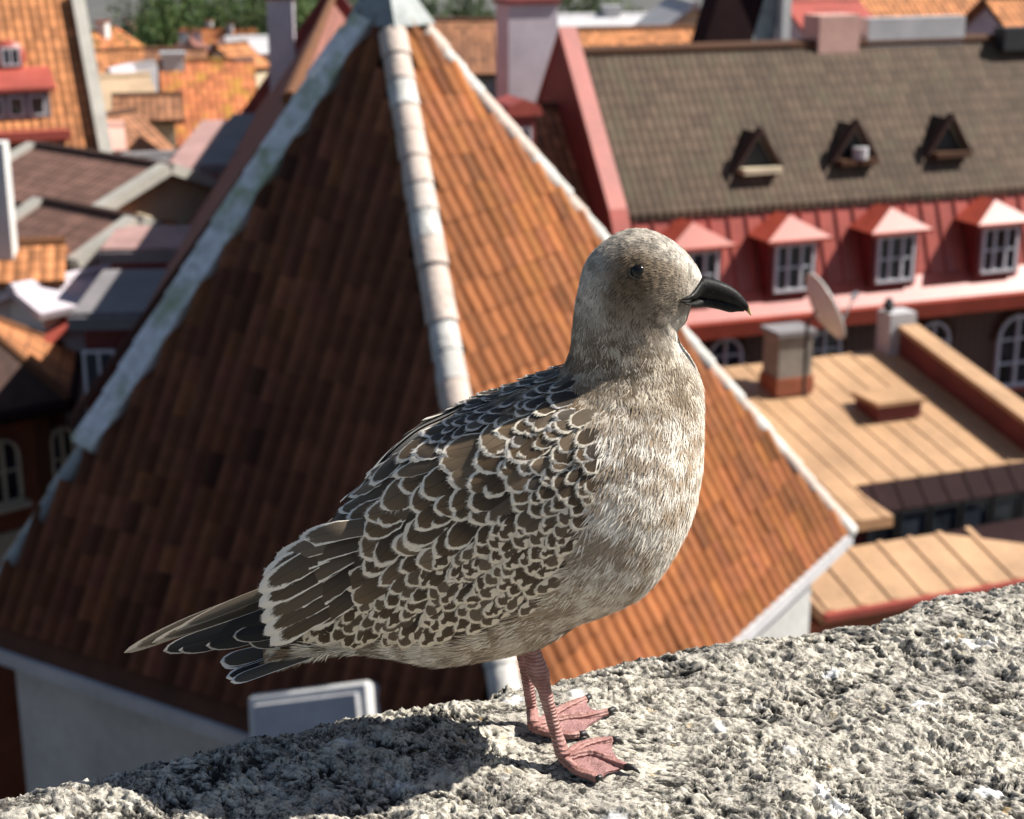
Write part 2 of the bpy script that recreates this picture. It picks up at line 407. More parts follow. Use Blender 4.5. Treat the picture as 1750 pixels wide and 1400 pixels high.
def plumage_mat():
    t = NT('gull_plumage'); c = t.attr('Col')
    t.b.inputs['Sheen Weight'].default_value = .12; t.b.inputs['Sheen Roughness'].default_value = .5
    return t.out(c, .78, spec=.25)
PLUM = plumage_mat()
rb = np.full(TT.shape, .5)
bc = coat(TT, TH, BV, rb) * .8
bcols = np.concatenate([bc.reshape(-1, 3), [CREAM * .6], [DARK]])
body_me = mesh_np('gull_body', bverts, [bf, cap0, cap1], PLUM, True, bcols)
bm = bmesh.new(); bm.from_mesh(body_me); bmesh.ops.recalc_face_normals(bm, faces=bm.faces); bm.to_mesh(body_me); bm.free()
body_me.polygons.foreach_set('use_smooth', np.ones(len(body_me.polygons), bool))
body = link('body', body_me, gull)

# ---------------------------------------------------------------- small contour feathers: tufts of tapering barbs over the whole coat
def in_wing(t, a):
    """the part of the side the folded wing covers"""
    lo = np.interp(t, [10.5, 12, 13, 14.5, 16, 18, 20, 22, 24, 26], [.25, .36, .47, .58, .66, .73, .75, .74, .72, .72])
    return (t > 12.9 + .7 * (a < .3)) & (a < lo - .07)
NF = 105000
ft = rng.uniform(0, NS - 1, NF * 3); fth = rng.uniform(-math.pi, math.pi, NF * 3)
# thin out so that the density follows the surface area
e = 1e-3
du = np.linalg.norm(loft(ft + e, fth) - loft(ft - e, fth), axis=1) / (2 * e); dv = np.linalg.norm(loft(ft, fth + e) - loft(ft, fth - e), axis=1) / (2 * e)
area = du * dv
dens = np.interp(ft, [0, 6, 10, 14, 26], [4.2, 3.4, 1.6, 1.0, .7])
pr = area * dens; pr *= NF / pr.sum()
keep = rng.uniform(size=len(ft)) < pr
keep &= ~in_wing(ft, np.abs(fth) / math.pi) & (ft < 25.2)
ft, fth = ft[keep], fth[keep]
NF = len(ft)
P = loft(ft, fth)
Tt = loft(ft + .02, fth) - loft(ft - .02, fth); Tt /= np.linalg.norm(Tt, axis=1)[:, None] + 1e-12
Tv = loft(ft, fth + .02) - loft(ft, fth - .02); Tv /= np.linalg.norm(Tv, axis=1)[:, None] + 1e-12
N = np.cross(Tt, Tv); N /= np.linalg.norm(N, axis=1)[:, None] + 1e-12
ctr = (crom(D0, ft) + crom(V0, ft)) / 2
N *= np.sign(((P - ctr) * N).sum(1))[:, None]
# near the throat fold many stations meet: use flow along the surface, pulled towards the tail
S = np.cross(N, Tt)
rnd = rng.uniform(size=NF)
ctip = coat(ft, fth, P, rnd) * rng.uniform(.88, 1.12, (NF, 1))
cpale = coat(ft, fth, P, rnd, True) * rng.uniform(.92, 1.08, (NF, 1))
hdw = (1 - sstep(5, 8, ft))[:, None]
cbase = ctip * .72
L = np.interp(ft, [0, 2, 6, 10, 14, 20, 26], [.0024, .0042, .0068, .0105, .0135, .015, .017]) * rng.uniform(.75, 1.3, NF)
lift = np.interp(ft, [0, 4, 10, 14, 26], [.13, .13, .13, .14, .15]) * rng.uniform(.5, 1.6, NF)
yawj = rng.normal(0, .15, NF)
# do not grow feathers over the eye
de = np.linalg.norm(P - np.where(P[:, 1:2] < 0, EYE, EYE * np.array([1, -1, 1])), axis=1)
ok = de > .0062
gp = [np.array(sg(*q)) for q in ((1154, 499), (1176, 505), (1196, 510))]
for k_ in range(2):
    s_ = np.clip(((P - gp[k_])[:, [0, 2]] * (gp[k_ + 1] - gp[k_])[[0, 2]]).sum(1) / ((gp[k_ + 1] - gp[k_])[[0, 2]]**2).sum(), 0, 1)
    dg = np.linalg.norm((P - gp[k_] - s_[:, None] * (gp[k_ + 1] - gp[k_]))[:, [0, 2]], axis=1)
    ok &= dg > .0022 + .0025 * k_
K = 6
vs, cs_, fs = [], [], []
idx = np.where(ok)[0]
cnt = 0
for k in range(K):
    sp = (k - (K - 1) / 2) / ((K - 1) / 2)
    ang = sp * .42 + yawj[idx] + rng.normal(0, .07, len(idx))
    d = Tt[idx] * np.cos(ang)[:, None] + S[idx] * np.sin(ang)[:, None]
    root = P[idx] + S[idx] * (sp * .16 * L[idx])[:, None] - N[idx] * .0004
    ln = L[idx] * (1 - .22 * sp * sp) * rng.uniform(.85, 1.12, len(idx))
    side = np.cross(N[idx], d)
    wd = (.00022 + .024 * ln) * rng.uniform(.7, 1.2, len(idx))
    mid = root + d * (ln * .5)[:, None] + N[idx] * (lift[idx] * ln * .62)[:, None]
    tip = root + d * ln[:, None] + N[idx] * (lift[idx] * ln * .75)[:, None]
    n_ = len(idx)
    vs.append(np.stack([root - side * (wd * .6)[:, None], root + side * (wd * .6)[:, None], mid + side * wd[:, None], mid - side * wd[:, None], tip], 1).reshape(-1, 3))
    cj = rng.uniform(.9, 1.1, (n_, 1))
    outer = abs(sp)**1.5 * .3 * (1 - hdw[idx]); tipf = .22 * (1 - hdw[idx])
    cm_ = ctip[idx] * (1 - outer) + cpale[idx] * outer; ct_ = ctip[idx] * (1 - tipf) + cpale[idx] * tipf
    cs_.append(np.stack([cbase[idx], cbase[idx], cm_ * cj * .95, cm_ * cj * .95, ct_ * cj * 1.05], 1).reshape(-1, 3))
    b = cnt + np.arange(n_)[:, None] * 5
    fs.append((b + np.array([[0, 1, 2, 3]]), b + np.array([[3, 2, 4]])))
    cnt += n_ * 5
pl_me = mesh_np('gull_contour_feathers', np.concatenate(vs), [np.concatenate([f[0] for f in fs]), np.concatenate([f[1] for f in fs])], PLUM, False, np.concatenate(cs_))
plumage = link('plumage', pl_me, gull)
plumage['kind'] = 'stuff'

# ---------------------------------------------------------------- vane feathers of wings and tail
def feather_mat(name, dark, mid, pale, fringe, notch, spots=0.0, ts=.42):
    """UV: x across the vane (-1..1 mapped 0..1), y from root to tip"""
    t = NT(name); uv = t.n('ShaderNodeSeparateXYZ', Vector=t.coord('UV'))
    x = t.math('ABSOLUTE', t.math('SUBTRACT', t.math('MULTIPLY', uv.outputs[0], 2.0), 1.0)); y = uv.outputs[1]
    inf = t.n('ShaderNodeObjectInfo'); rn = inf.outputs['Random']
    comb = t.n('ShaderNodeCombineXYZ', X=uv.outputs[0], Y=y, Z=t.math('MULTIPLY', rn, 37.0)).outputs[0]
    nz = t.noise(4.6, 3, .65, comb); nf = t.noise(40, 2, .6, t.map(comb, (.25, 1.6, 1)))
    # distance to the rounded margin of the vane
    q = t.math('MAXIMUM', 0.0, t.math('DIVIDE', t.math('SUBTRACT', y, 1 - ts), ts))
    q2 = t.math('MINIMUM', t.math('MULTIPLY', q, q), 1.0)
    edge = t.math('SUBTRACT', 1.0, t.math('SQRT', t.math('ADD', t.math('MULTIPLY', t.math('MULTIPLY', x, x), t.math('SUBTRACT', 1.0, q2)), q2)))
    # pale margin: broad at the tip, thin along the sides, uneven, with hairy inner edge
    fr = t.math('MULTIPLY', t.math('MULTIPLY_ADD', q, .85, .42), t.math('MULTIPLY_ADD', nz, notch * 3.2, 1.0 - notch * 1.6))
    fr = t.math('MULTIPLY', fr, fringe * 1.25)
    f = t.ramp(t.math('ADD', t.math('MULTIPLY', t.math('DIVIDE', edge, t.math('MAXIMUM', fr, .02)), .5), t.math('MULTIPLY', t.math('SUBTRACT', nf, .5), .5)), [(.40, 1.0), (.62, 0.0)])
    if spots:       # notched pale sides, as on a young gull's coverts
        w_ = t.math('COSINE', t.math('MULTIPLY', t.math('ADD', t.math('MULTIPLY', y, 2.6), rn), 2 * math.pi))
        lim = t.math('ADD', t.math('MULTIPLY_ADD', w_, .34, .60), t.math('MULTIPLY', t.math('SUBTRACT', nz, .5), 1.0))
        f = t.math('MAXIMUM', f, t.ramp(t.math('ADD', t.math('SUBTRACT', x, lim), .5), [(.47, 0.0), (.55, spots)]))
    body_ = t.mix(t.ramp(y, [(.45, 0.0), (.95, 1.0)]), dark, mid)
    body_ = t.mix(t.math('MULTIPLY', rn, .5), body_, mid)
    barb = t.n('ShaderNodeTexWave', _wave_type='BANDS', Scale=9.0, Distortion=1.5, Vector=t.map(comb, (1.0, 2.4, 0), (0, 0, .6))).outputs[1]
    body_ = t.mix(t.math('MULTIPLY', barb, .22), body_, tuple(c * .55 for c in dark))
    shaft = t.ramp(x, [(.015, .6), (.05, 0.0)])
    body_ = t.mix(shaft, body_, tuple(c * .5 for c in dark))
    c = t.mix(f, body_, pale)
    c = t.mix(t.math('MULTIPLY', t.math('SUBTRACT', rn, .5), .25), c, (.5, .42, .32))
    return t.out(c, .62, bump=barb, bstr=.12, bdist=.0005, spec=.3)
F_SCAP = feather_mat('scapular_feather', (.030, .019, .011), (.18, .115, .058), (.84, .755, .62), .145, .62)
F_COV = feather_mat('covert_feather', (.026, .017, .010), (.11, .070, .036), (.80, .71, .57), .19, .6)
F_GRT = feather_mat('greater_covert_feather', (.045, .029, .017), (.11, .070, .038), (.78, .68, .53), .17, .6, .95, .34)
F_MAN = feather_mat('mantle_feather', (.030, .023, .018), (.085, .064, .045), (.58, .54, .49), .19, .6)
F_TER = feather_mat('tertial_feather', (.045, .031, .02), (.105, .072, .043), (.82, .76, .66), .17, .62)
F_PRI = feather_mat('primary_feather', (.008, .007, .007), (.011, .010, .009), (.42, .38, .33), .07, .02, 0, .22)
F_PRB = feather_mat('brown_primary_feather', (.11, .08, .052), (.17, .13, .09), (.45, .38, .29), .12, .16, 0, .42)
F_TAIL = feather_mat('tail_feather', (.014, .012, .011), (.022, .018, .015), (.78, .74, .68), .16, .30, 0, .16)

def vane(cen, nrm, half, lift, parent, mat, name='feather', mirror=False, rcv=.09, tipshape=.45, nx=11, jit=.0, skew=0.0, barbs=None):
    """a curved vane along centre points with surface normals"""
    cen = np.asarray(cen, float); nrm = np.asarray(nrm, float); n = len(cen)
    v = np.linspace(0, 1, n); v = 1 - (1 - v)**1.35; cen = np.stack([np.interp(v, np.linspace(0, 1, n), cen[:, k_]) for k_ in range(3)], 1); nrm = np.stack([np.interp(v, np.linspace(0, 1, n), nrm[:, k_]) for k_ in range(3)], 1)
    tan = np.gradient(cen, axis=0); tan /= np.linalg.norm(tan, axis=1)[:, None] + 1e-12
    side = np.cross(nrm, tan); side /= np.linalg.norm(side, axis=1)[:, None] + 1e-12
    wv = np.minimum(1, .35 + v * 2.2) * np.where(v > 1 - tipshape, np.sqrt(np.clip(1 - ((v - 1 + tipshape) / tipshape)**2, 0, 1)), 1)
    wv = np.maximum(wv, .04)
    xs = np.linspace(-1, 1, nx)
    hw = half * wv
    off = xs[None, :] * hw[:, None]
    ed_ = np.minimum(1 - np.abs(xs)[None, :] * np.ones((n, 1)), ((1 - v) * (np.linalg.norm(cen[-1] - cen[0]) / max(half, 1e-6)) )[:, None] )
    # true distance to the margin, in half widths
    P_ = cen[:, None, :] + side[:, None, :] * (off + skew * half * (v**2)[:, None])[..., None]
    h = lift[0] + (lift[1] - lift[0]) * v
    h = h[:, None] - off**2 / (2 * rcv) - .0006 * np.abs(xs)[None, :]**2 + .0003 * (1 - np.abs(xs)[None, :] * 1.0)
    P_ = P_ + nrm[:, None, :] * h[..., None]
    if jit: P_[:, [0, -1], :] += (rng.normal(0, jit, (n, 2)) )[..., None] * side[:, None, :]; P_[-1] += rng.normal(0, jit * 1.2, (nx, 1)) * tan[-1]
    m = np.clip(np.minimum((1 - np.abs(xs))[None, :] * wv[:, None] * 1.0 + 0 * v[:, None], 1), 0, 1)
    tipd = ((1 - v) * np.linalg.norm(cen[-1] - cen[0]) / half)[:, None] * np.ones((1, nx))
    m = np.where(v[:, None] > 1 - tipshape, np.minimum(m + .0, tipd), m)
    m = np.minimum(m, tipd)
    uv = np.stack([np.broadcast_to((xs + 1) / 2, (n, nx)), np.broadcast_to(v[:, None], (n, nx))], -1).reshape(-1, 2)
    if barbs is not None:      # loose barb ends along the rounded margin
        ph = rng.uniform(-1.9, 1.9, barbs[1]); q_ = np.clip(np.cos(ph), -.9, 1)
        vv = 1 - tipshape + tipshape * np.maximum(q_, -.9 * (1 - tipshape) / tipshape * .5); xx = np.sin(ph); xx = np.where(q_ < 0, np.sign(xx), xx)
        ci = lambda A_: np.stack([np.interp(vv, v, A_[:, k_]) for k_ in range(3)], 1)
        C_, S_, T_, N_ = ci(cen), ci(side), ci(tan), ci(nrm); hx = np.interp(vv, v, lift[0] + (lift[1] - lift[0]) * v) - (xx * half)**2 / (2 * rcv) - .0004 * np.abs(xx)
        base = C_ + S_ * (xx * half * .93)[:, None] + N_ * hx[:, None]
        dr_ = S_ * (xx * .55 + rng.normal(0, .18, len(xx)))[:, None] + T_ * (.75 + .25 * q_)[:, None] + N_ * .10; dr_ /= np.linalg.norm(dr_, axis=1)[:, None]
        ln_ = barbs[2] * rng.uniform(.5, 1.3, len(xx)); sd_ = np.cross(N_, dr_) * .00016
        B_ = np.stack([base - sd_ - dr_ * .0008, base + sd_ - dr_ * .0008, base + dr_ * ln_[:, None]], 1)
        if mirror: B_ = B_ * np.array([1, -1, 1])
        barbs[0].append((B_.reshape(-1, 3), np.repeat(np.array(barbs[3])[None] * rng.uniform(.8, 1.1, (len(xx), 1)), 3, 0)))
    if mirror: P_ = P_ * np.array([1, -1, 1])
    c = np.repeat(m.reshape(-1, 1), 3, 1)
    me = mesh_np(name, P_.reshape(-1, 3), grid_faces(n, nx), mat, True, c, uv)
    return link(name, me, parent)

wingN = None
def make_wing(mirror):
    # the wing's own base: a smooth shell over the side so no gap opens between feathers
    t_ = np.linspace(12.4, 25.2, 60); hi = np.interp(t_, [10.5, 12, 13, 14.5, 16, 18, 20, 22, 24, 26], [.25, .36, .47, .58, .66, .73, .75, .74, .72, .72]) - .05
    av = np.linspace(.015, 1, 30)
    T2 = np.repeat(t_[:, None], 30, 1); A2 = hi[:, None] * av[None, :] * math.pi
    G = loft(T2, A2); c0 = (crom(D0, T2) + crom(V0, T2)) / 2
    nn = G - c0; nn /= np.linalg.norm(nn, axis=-1)[..., None]
    G = G + nn * .0012
    if mirror: G = G * np.array([1, -1, 1])
    c = np.broadcast_to(np.array([.055, .04, .027]), (60 * 30, 3))
    me = mesh_np('wing', G.reshape(-1, 3), grid_faces(60, 30), PLUM, True, c)
    return link('wing', me, gull)
wing_n = make_wing(False); wing_f = make_wing(True)
Od, Ad, Bd = np.array([1000., 750.]), np.array([-.86, .51]), np.array([.51, .86])
wing_poly = np.array([(985, 690), (1008, 740), (1015, 800), (1003, 862), (978, 905), (946, 972), (892, 1046), (818, 1084), (720, 1103), (600, 1104), (460, 1108),
                      (443, 1060), (437, 1000), (463, 952), (489, 923), (529, 893), (580, 860), (617, 826), (653, 783), (690, 752), (756, 712), (851, 675), (909, 655), (950, 650)], float)
def inside(p, poly):
    x, y = p; c = False; n = len(poly)
    for i in range(n):
        x1, y1 = poly[i]; x2, y2 = poly[i - 1]
        if (y1 > y) != (y2 > y) and x < (x2 - x1) * (y - y1) / (y2 - y1) + x1: c = not c
    return c
def surf_path(root, tip, n=13):
    """follow the bird's flank between two points of the traced wing"""
    pts, nr, miss = [], [], 0
    for k in range(n):
        q = root + (tip - root) * k / (n - 1); p, nn = hit(q[0], q[1])
        if p is None:
            if len(pts) >= 2:
                p = pts[-1] * 2 - pts[-2]; nn = nr[-1]; miss += 1
            else: return None
        elif len(pts) >= 2 and (p - pts[-1]).length > 3.0 * (pts[-1] - pts[-2]).length + 1e-4:
            p = pts[-1] * 2 - pts[-2]; nn = nr[-1]; miss += 1
        pts.append(p); nr.append(nn)
    if miss > 3: return None
    nr = [sum((nr[j] for j in range(max(0, i - 2), min(n, i + 3))), Vector()).normalized() for i in range(n)]
    return [tuple(p) for p in pts], [tuple(q) for q in nr]
feather_spots = []
def band(b0, b1, a0, a1, sa_, sb, ln, wd, mats, dirw, lift=(-.0006, .0026), amin=None):
    nb_ = max(1, round((b1 - b0) / sb))
    for i in range(nb_):
        b = b0 + (i + .5) * (b1 - b0) / nb_
        a = a0 + (i % 2) * sa_ / 2
        while a <= a1:
            aj, bj = a + rng.normal(0, sa_ * .22), b + rng.normal(0, sb * .22)
            tip = Od + Ad * aj + Bd * bj
            if inside(tip, wing_poly):
                d = Ad * (1 - dirw) + np.array([-.55, .84]) * dirw; d = d / np.linalg.norm(d)
                an = rng.normal(0, .22); d = np.array([d[0] * math.cos(an) - d[1] * math.sin(an), d[0] * math.sin(an) + d[1] * math.cos(an)])
                feather_spots.append((tip - d * ln * rng.uniform(.92, 1.08), tip, wd * rng.uniform(.78, 1.3), random.choice(mats), lift, a))
            a += sa_
band(-165, -100, 0, 230, 23, 18, 50, 12, [F_MAN], 0)
band(-165, -100, 235, 470, 40, 23, 90, 17.5, [F_SCAP, F_SCAP, F_TER], 0)
band(-100, -40, 15, 120, 24, 19, 52, 13, [F_MAN, F_MAN, F_COV], 0)
band(-100, -8, 125, 440, 42, 29, 90, 23, [F_SCAP], .05)
band(-40, 35, 10, 150, 26, 22, 58, 14.5, [F_MAN, F_SCAP, F_COV], .12)
band(-8, 48, 150, 600, 37, 24, 82, 18.5, [F_SCAP, F_COV, F_COV], .12)
band(35, 90, 40, 200, 25, 19, 54, 12.5, [F_COV], .35)
band(48, 100, 195, 640, 28, 19, 62, 13.5, [F_COV, F_GRT], .3)
band(90, 135, 60, 560, 26, 18, 60, 13, [F_GRT, F_GRT, F_COV], .45)
band(118, 208, 110, 590, 27, 19.5, 66, 14, [F_GRT], .5)
# long tertials and inner secondaries closing the rear of the folded wing
tertials = []
for rx, ry, tx, ty, wd in [(650, 905, 470, 957, 17), (650, 915, 450, 983, 18), (620, 915, 442, 1010, 18), (625, 938, 443, 1036, 18), (630, 958, 447, 1062, 18), (635, 980, 452, 1084, 17), (640, 1000, 462, 1102, 16),
                           (670, 895, 510, 925, 16), (665, 912, 497, 962, 17), (640, 925, 500, 1006, 17), (650, 955, 512, 1046, 16), (660, 982, 530, 1076, 15)]:
    tertials.append((rx, ry, tx, ty, wd))
cnt_f = 0
BARB = {False: [], True: []}
PALE = {F_SCAP.name: (.74, .67, .57), F_COV.name: (.72, .65, .54), F_GRT.name: (.70, .63, .51), F_MAN.name: (.52, .48, .43), F_TER.name: (.75, .69, .6)}
for root, tip, wd, mt, lf, a in feather_spots:
    sp = surf_path(root, tip)
    if sp is None: continue
    for mir, par in ((False, wing_n), (True, wing_f)):
        j = rng.uniform(-.0004, .0005)
        vane(sp[0], sp[1], wd * PX, (lf[0] + .0012 + j, lf[1] + .0012 + j), par, mt, 'feather', mir, rcv=.08, tipshape=.42 if mt is not F_GRT else .34, jit=.00045, barbs=(BARB[mir], 46, .0016 if wd < 20 else .0021, PALE[mt.name]))
    cnt_f += 1
for k, (rx, ry, tx, ty, wd) in enumerate(tertials):
    pts = []
    lay = .0 if tx < 480 else -.004                      # the inner set lies on top
    for j in range(14):
        f_ = j / 13; yy = -.024 * (1 - f_) - .027 * f_ - .014 * math.sin(math.pi * f_) + lay * f_ - .0006 * (k % 7) * f_
        pts.append(tuple(sg(rx + (tx - rx) * f_, ry + (ty - ry) * f_ - 5 * math.sin(math.pi * f_), yy)))
    nn = tuple(Vector((.12, -.84, .52 - .05 * (k % 7))).normalized())
    for mir, par in ((False, wing_n), (True, wing_f)):
        if mir and k in (0, 1, 2, 7, 8): continue
        vane(pts, [nn] * 14, wd * PX, (0, 0), par, F_TER, 'feather', mir, rcv=.07, tipshape=.22, jit=.0004, barbs=(BARB[mir], 50, .0018, PALE[F_TER.name]))
for mir, par in ((False, wing_n), (True, wing_f)):
    bv_ = np.concatenate([b_[0] for b_ in BARB[mir]]); bc_ = np.concatenate([b_[1] for b_ in BARB[mir]])
    o = link('barbs', mesh_np('barbs', bv_, np.arange(len(bv_)).reshape(-1, 3), PLUM, False, bc_), par); o['kind'] = 'stuff'
# primaries: the black ones belong to the near wing, the browner ones to the far wing
def blade(root, tip, y0, y1, wd, mat, par, mirror=False, nm='feather', up=.75, sag=0.0, n=14, tipshape=.35, skew=0.0):
    pts = []
    for k in range(n):
        f = k / (n - 1); q = np.array(root) * (1 - f) + np.array(tip) * f; q[1] += sag * 4 * f * (1 - f)
        pts.append(tuple(sg(q[0], q[1], y0 * (1 - f) + y1 * f)))
    nn = Vector((.25, -1 * (1 if y0 <= 0 or not mirror else -1), up)).normalized()
    return vane(pts, [tuple(nn)] * n, wd * PX, (0, 0), par, mat, nm, False, rcv=.12, tipshape=tipshape, skew=skew)
for k, (rx, ry, tx, ty, wd) in enumerate([(580, 1002, 279, 1113, 15), (590, 1014, 305, 1112, 15), (600, 1026, 352, 1104, 15), (605, 1036, 398, 1088, 15), (610, 1050, 425, 1098, 16)]):
    blade((rx, ry), (tx, ty), -.014 - .001 * k, -.012 - .0014 * k, wd, F_PRI, wing_n, tipshape=.22, up=.5, sag=6)
for k, (rx, ry, tx, ty, wd) in enumerate([(560, 985, 212, 1116, 14), (570, 995, 260, 1099, 12), (570, 975, 300, 1078, 10)]):
    blade((rx, ry), (tx, ty), .012 - .002 * k, .004 - .002 * k, wd, F_PRB, wing_f, tipshape=.42, up=.35, sag=-7)
# tail: dark feathers with white margins, fanned a little
tail = None
for k, (tx, ty, y1) in enumerate([(379, 1136, .030), (376, 1131, .014), (388, 1155, .004), (386, 1158, -.010), (394, 1165, -.022)]):
    o = blade((575, 1080 + k * 5), (tx, ty), y1 * .5, y1, 15 if k < 2 else 10, F_TAIL, gull if tail is None else tail, nm='tail' if tail is None else 'feather', up=1.3, tipshape=.16)
    if tail is None: tail = o

# ---------------------------------------------------------------- bill
def horn_mat():
    t = NT('bill_horn'); co = t.coord(); n = t.noise(160, 4, .6, co); n2 = t.noise(420, 2, .5, co)
    c = t.ramp(n, [(.35, (.007, .0065, .0065)), (.65, (.020, .018, .016))])
    c = t.mix(t.ramp(n2, [(.70, 0.0), (.76, .5)]), c, (.35, .33, .30))
    a = t.n('ShaderNodeSeparateColor', Color=t.attr('Col')).outputs[0]
    c = t.mix(t.ramp(a, [(.82, 0.0), (.97, 1.0)]), c, (.50, .34, .16))
    return t.out(c, .5, bump=n, bstr=.5, bdist=.0008, spec=.12)
HORN = horn_mat()
def bill_part(name, secs, parent=gull, n=16):
    """secs: (top u,v, bottom u,v, half width px, pale)"""
    secs = np.array(secs, float); M = 28; t = np.linspace(0, len(secs) - 1, M)
    top = crom(np.array([sg(*s[:2]) for s in secs]), t); bot = crom(np.array([sg(*s[2:4]) for s in secs]), t)
    w = crom(secs[:, 4], t) * PX; pc = crom(secs[:, 5], t)
    a = np.linspace(0, 2 * math.pi, n, endpoint=False)
    c = (top + bot) / 2; e_ = (top - bot) / 2
    Q = c[:, None, :] + e_[:, None, :] * np.cos(a)[None, :, None]
    Q[..., 1] += w[:, None] * np.sign(np.sin(a))[None, :] * np.abs(np.sin(a))[None, :]**.85
    vv = np.concatenate([Q.reshape(-1, 3), [c[-1]], [c[0]]]); i = np.arange(n)
    me = mesh_np(name, vv, [grid_faces(M, n, True), np.stack([np.full(n, M * n), (M - 1) * n + i, (M - 1) * n + (i + 1) % n], 1), np.stack([np.full(n, M * n + 1), (i + 1) % n, i], 1)],
                 HORN, True, np.repeat(np.concatenate([np.repeat(pc, n), [1, 0]])[:, None], 3, 1))
    b_ = bmesh.new(); b_.from_mesh(me); bmesh.ops.recalc_face_normals(b_, faces=b_.faces); b_.to_mesh(me); b_.free()
    return link(name, me, parent)
bill = bill_part('beak', [(1155, 496.5, 1155, 501, 58, 0), (1171, 491, 1171, 505, 53, 0), (1186, 484, 1185, 509, 39, 0), (1199, 472, 1196, 511, 20, 0), (1213, 474.5, 1209, 512, 15.5, 0), (1230, 480, 1226, 515, 13.5, 0), (1248, 488.5, 1245, 520, 11, .2), (1263, 500, 1259, 525, 8.8, .4), (1274, 513, 1269, 529, 6.2, .65), (1281, 526, 1276, 533, 3.6, .9), (1284.5, 539, 1282, 539.5, 1.2, 1)])
bill_part('lower_mandible', [(1157, 499, 1157, 503, 57, 0), (1172, 503, 1171, 513, 51, 0), (1187, 506, 1186, 521, 35, 0), (1206, 506, 1205, 524, 14.5, 0), (1226, 510, 1226, 528, 12.3, 0), (1244, 515, 1246, 533.5, 10, 0), (1258, 520, 1260, 532.5, 7.2, .2), (1270, 526, 1272, 532.5, 3.5, .5)], bill)

# ---------------------------------------------------------------- eyes
def eye_mat():
    t = NT('gull_eye'); return t.out((.006, .005, .004), .07, spec=.35)
EYEM = eye_mat(); LID = plain('eyelid_skin', (.10, .08, .06), .6, .15, 900)
for sgn in (1, -1):
    c = Vector((EYE[0], EYE[1] * sgn, EYE[2])); n = Vector((EYEN.x, EYEN.y * sgn, EYEN.z)).normalized()
    bm = bmesh.new(); bmesh.ops.create_uvsphere(bm, u_segments=28, v_segments=18, radius=.0053)
    bmesh.ops.translate(bm, verts=bm.verts, vec=c - n * .0028); me = bpy.data.meshes.new('eye'); bm.to_mesh(me); bm.free()
    me.polygons.foreach_set('use_smooth', np.ones(len(me.polygons), bool)); eo = link('eye', me, gull, EYEM)
    a = n.cross(Vector((0, 0, 1))).normalized(); b = a.cross(n)
    m = MB(); ring = [c - n * .0002 + (a * math.cos(w) * 1.12 + b * math.sin(w)) * .0050 for w in np.linspace(0, 2 * math.pi, 29)]
    m.tube(ring, .0006, 8).build('eyelid', LID, eo, True)

# ---------------------------------------------------------------- legs with webbed feet
def skin_mat():
    t = NT('pink_leg_skin'); co = t.coord(); n = t.noise(90, 5, .6, co); n2 = t.noise(500, 3, .6, co)
    c = t.ramp(n, [(.32, (.21, .095, .08)), (.5, (.33, .165, .145)), (.7, (.44, .26, .23))])
    rg = t.n('ShaderNodeTexWave', _wave_type='BANDS', _bands_direction='Z', Scale=120.0, Distortion=2.0, Vector=co).outputs[1]
    c = t.mix(t.math('MULTIPLY', t.ramp(rg, [(.0, 1.0), (.35, 0.0)]), .4), c, (.15, .065, .04))
    t.b.inputs['Subsurface Weight'].default_value = .12; t.b.inputs['Subsurface Radius'].default_value = (.004, .0015, .001)
    return t.out(c, .5, bump=t.math('ADD', rg, n2), bstr=.8, bdist=.0010, spec=.35)
def web_mat():
    t = NT('pink_web_skin'); co = t.coord(); n = t.noise(140, 5, .6, co); n2 = t.noise(700, 3, .6, co)
    c = t.ramp(t.math('ADD', t.math('MULTIPLY', n, .6), t.math('MULTIPLY', n2, .4)), [(.35, (.22, .105, .10)), (.65, (.42, .235, .22))])
    return t.out(c, .5, bump=t.math('ADD', n, n2), bstr=.9, bdist=.0012, spec=.35)
SKIN, WEB, CLAW = skin_mat(), web_mat(), plain('black_claw', (.018, .016, .015), .4, .2, 200)
def g2l(p): return GI @ p
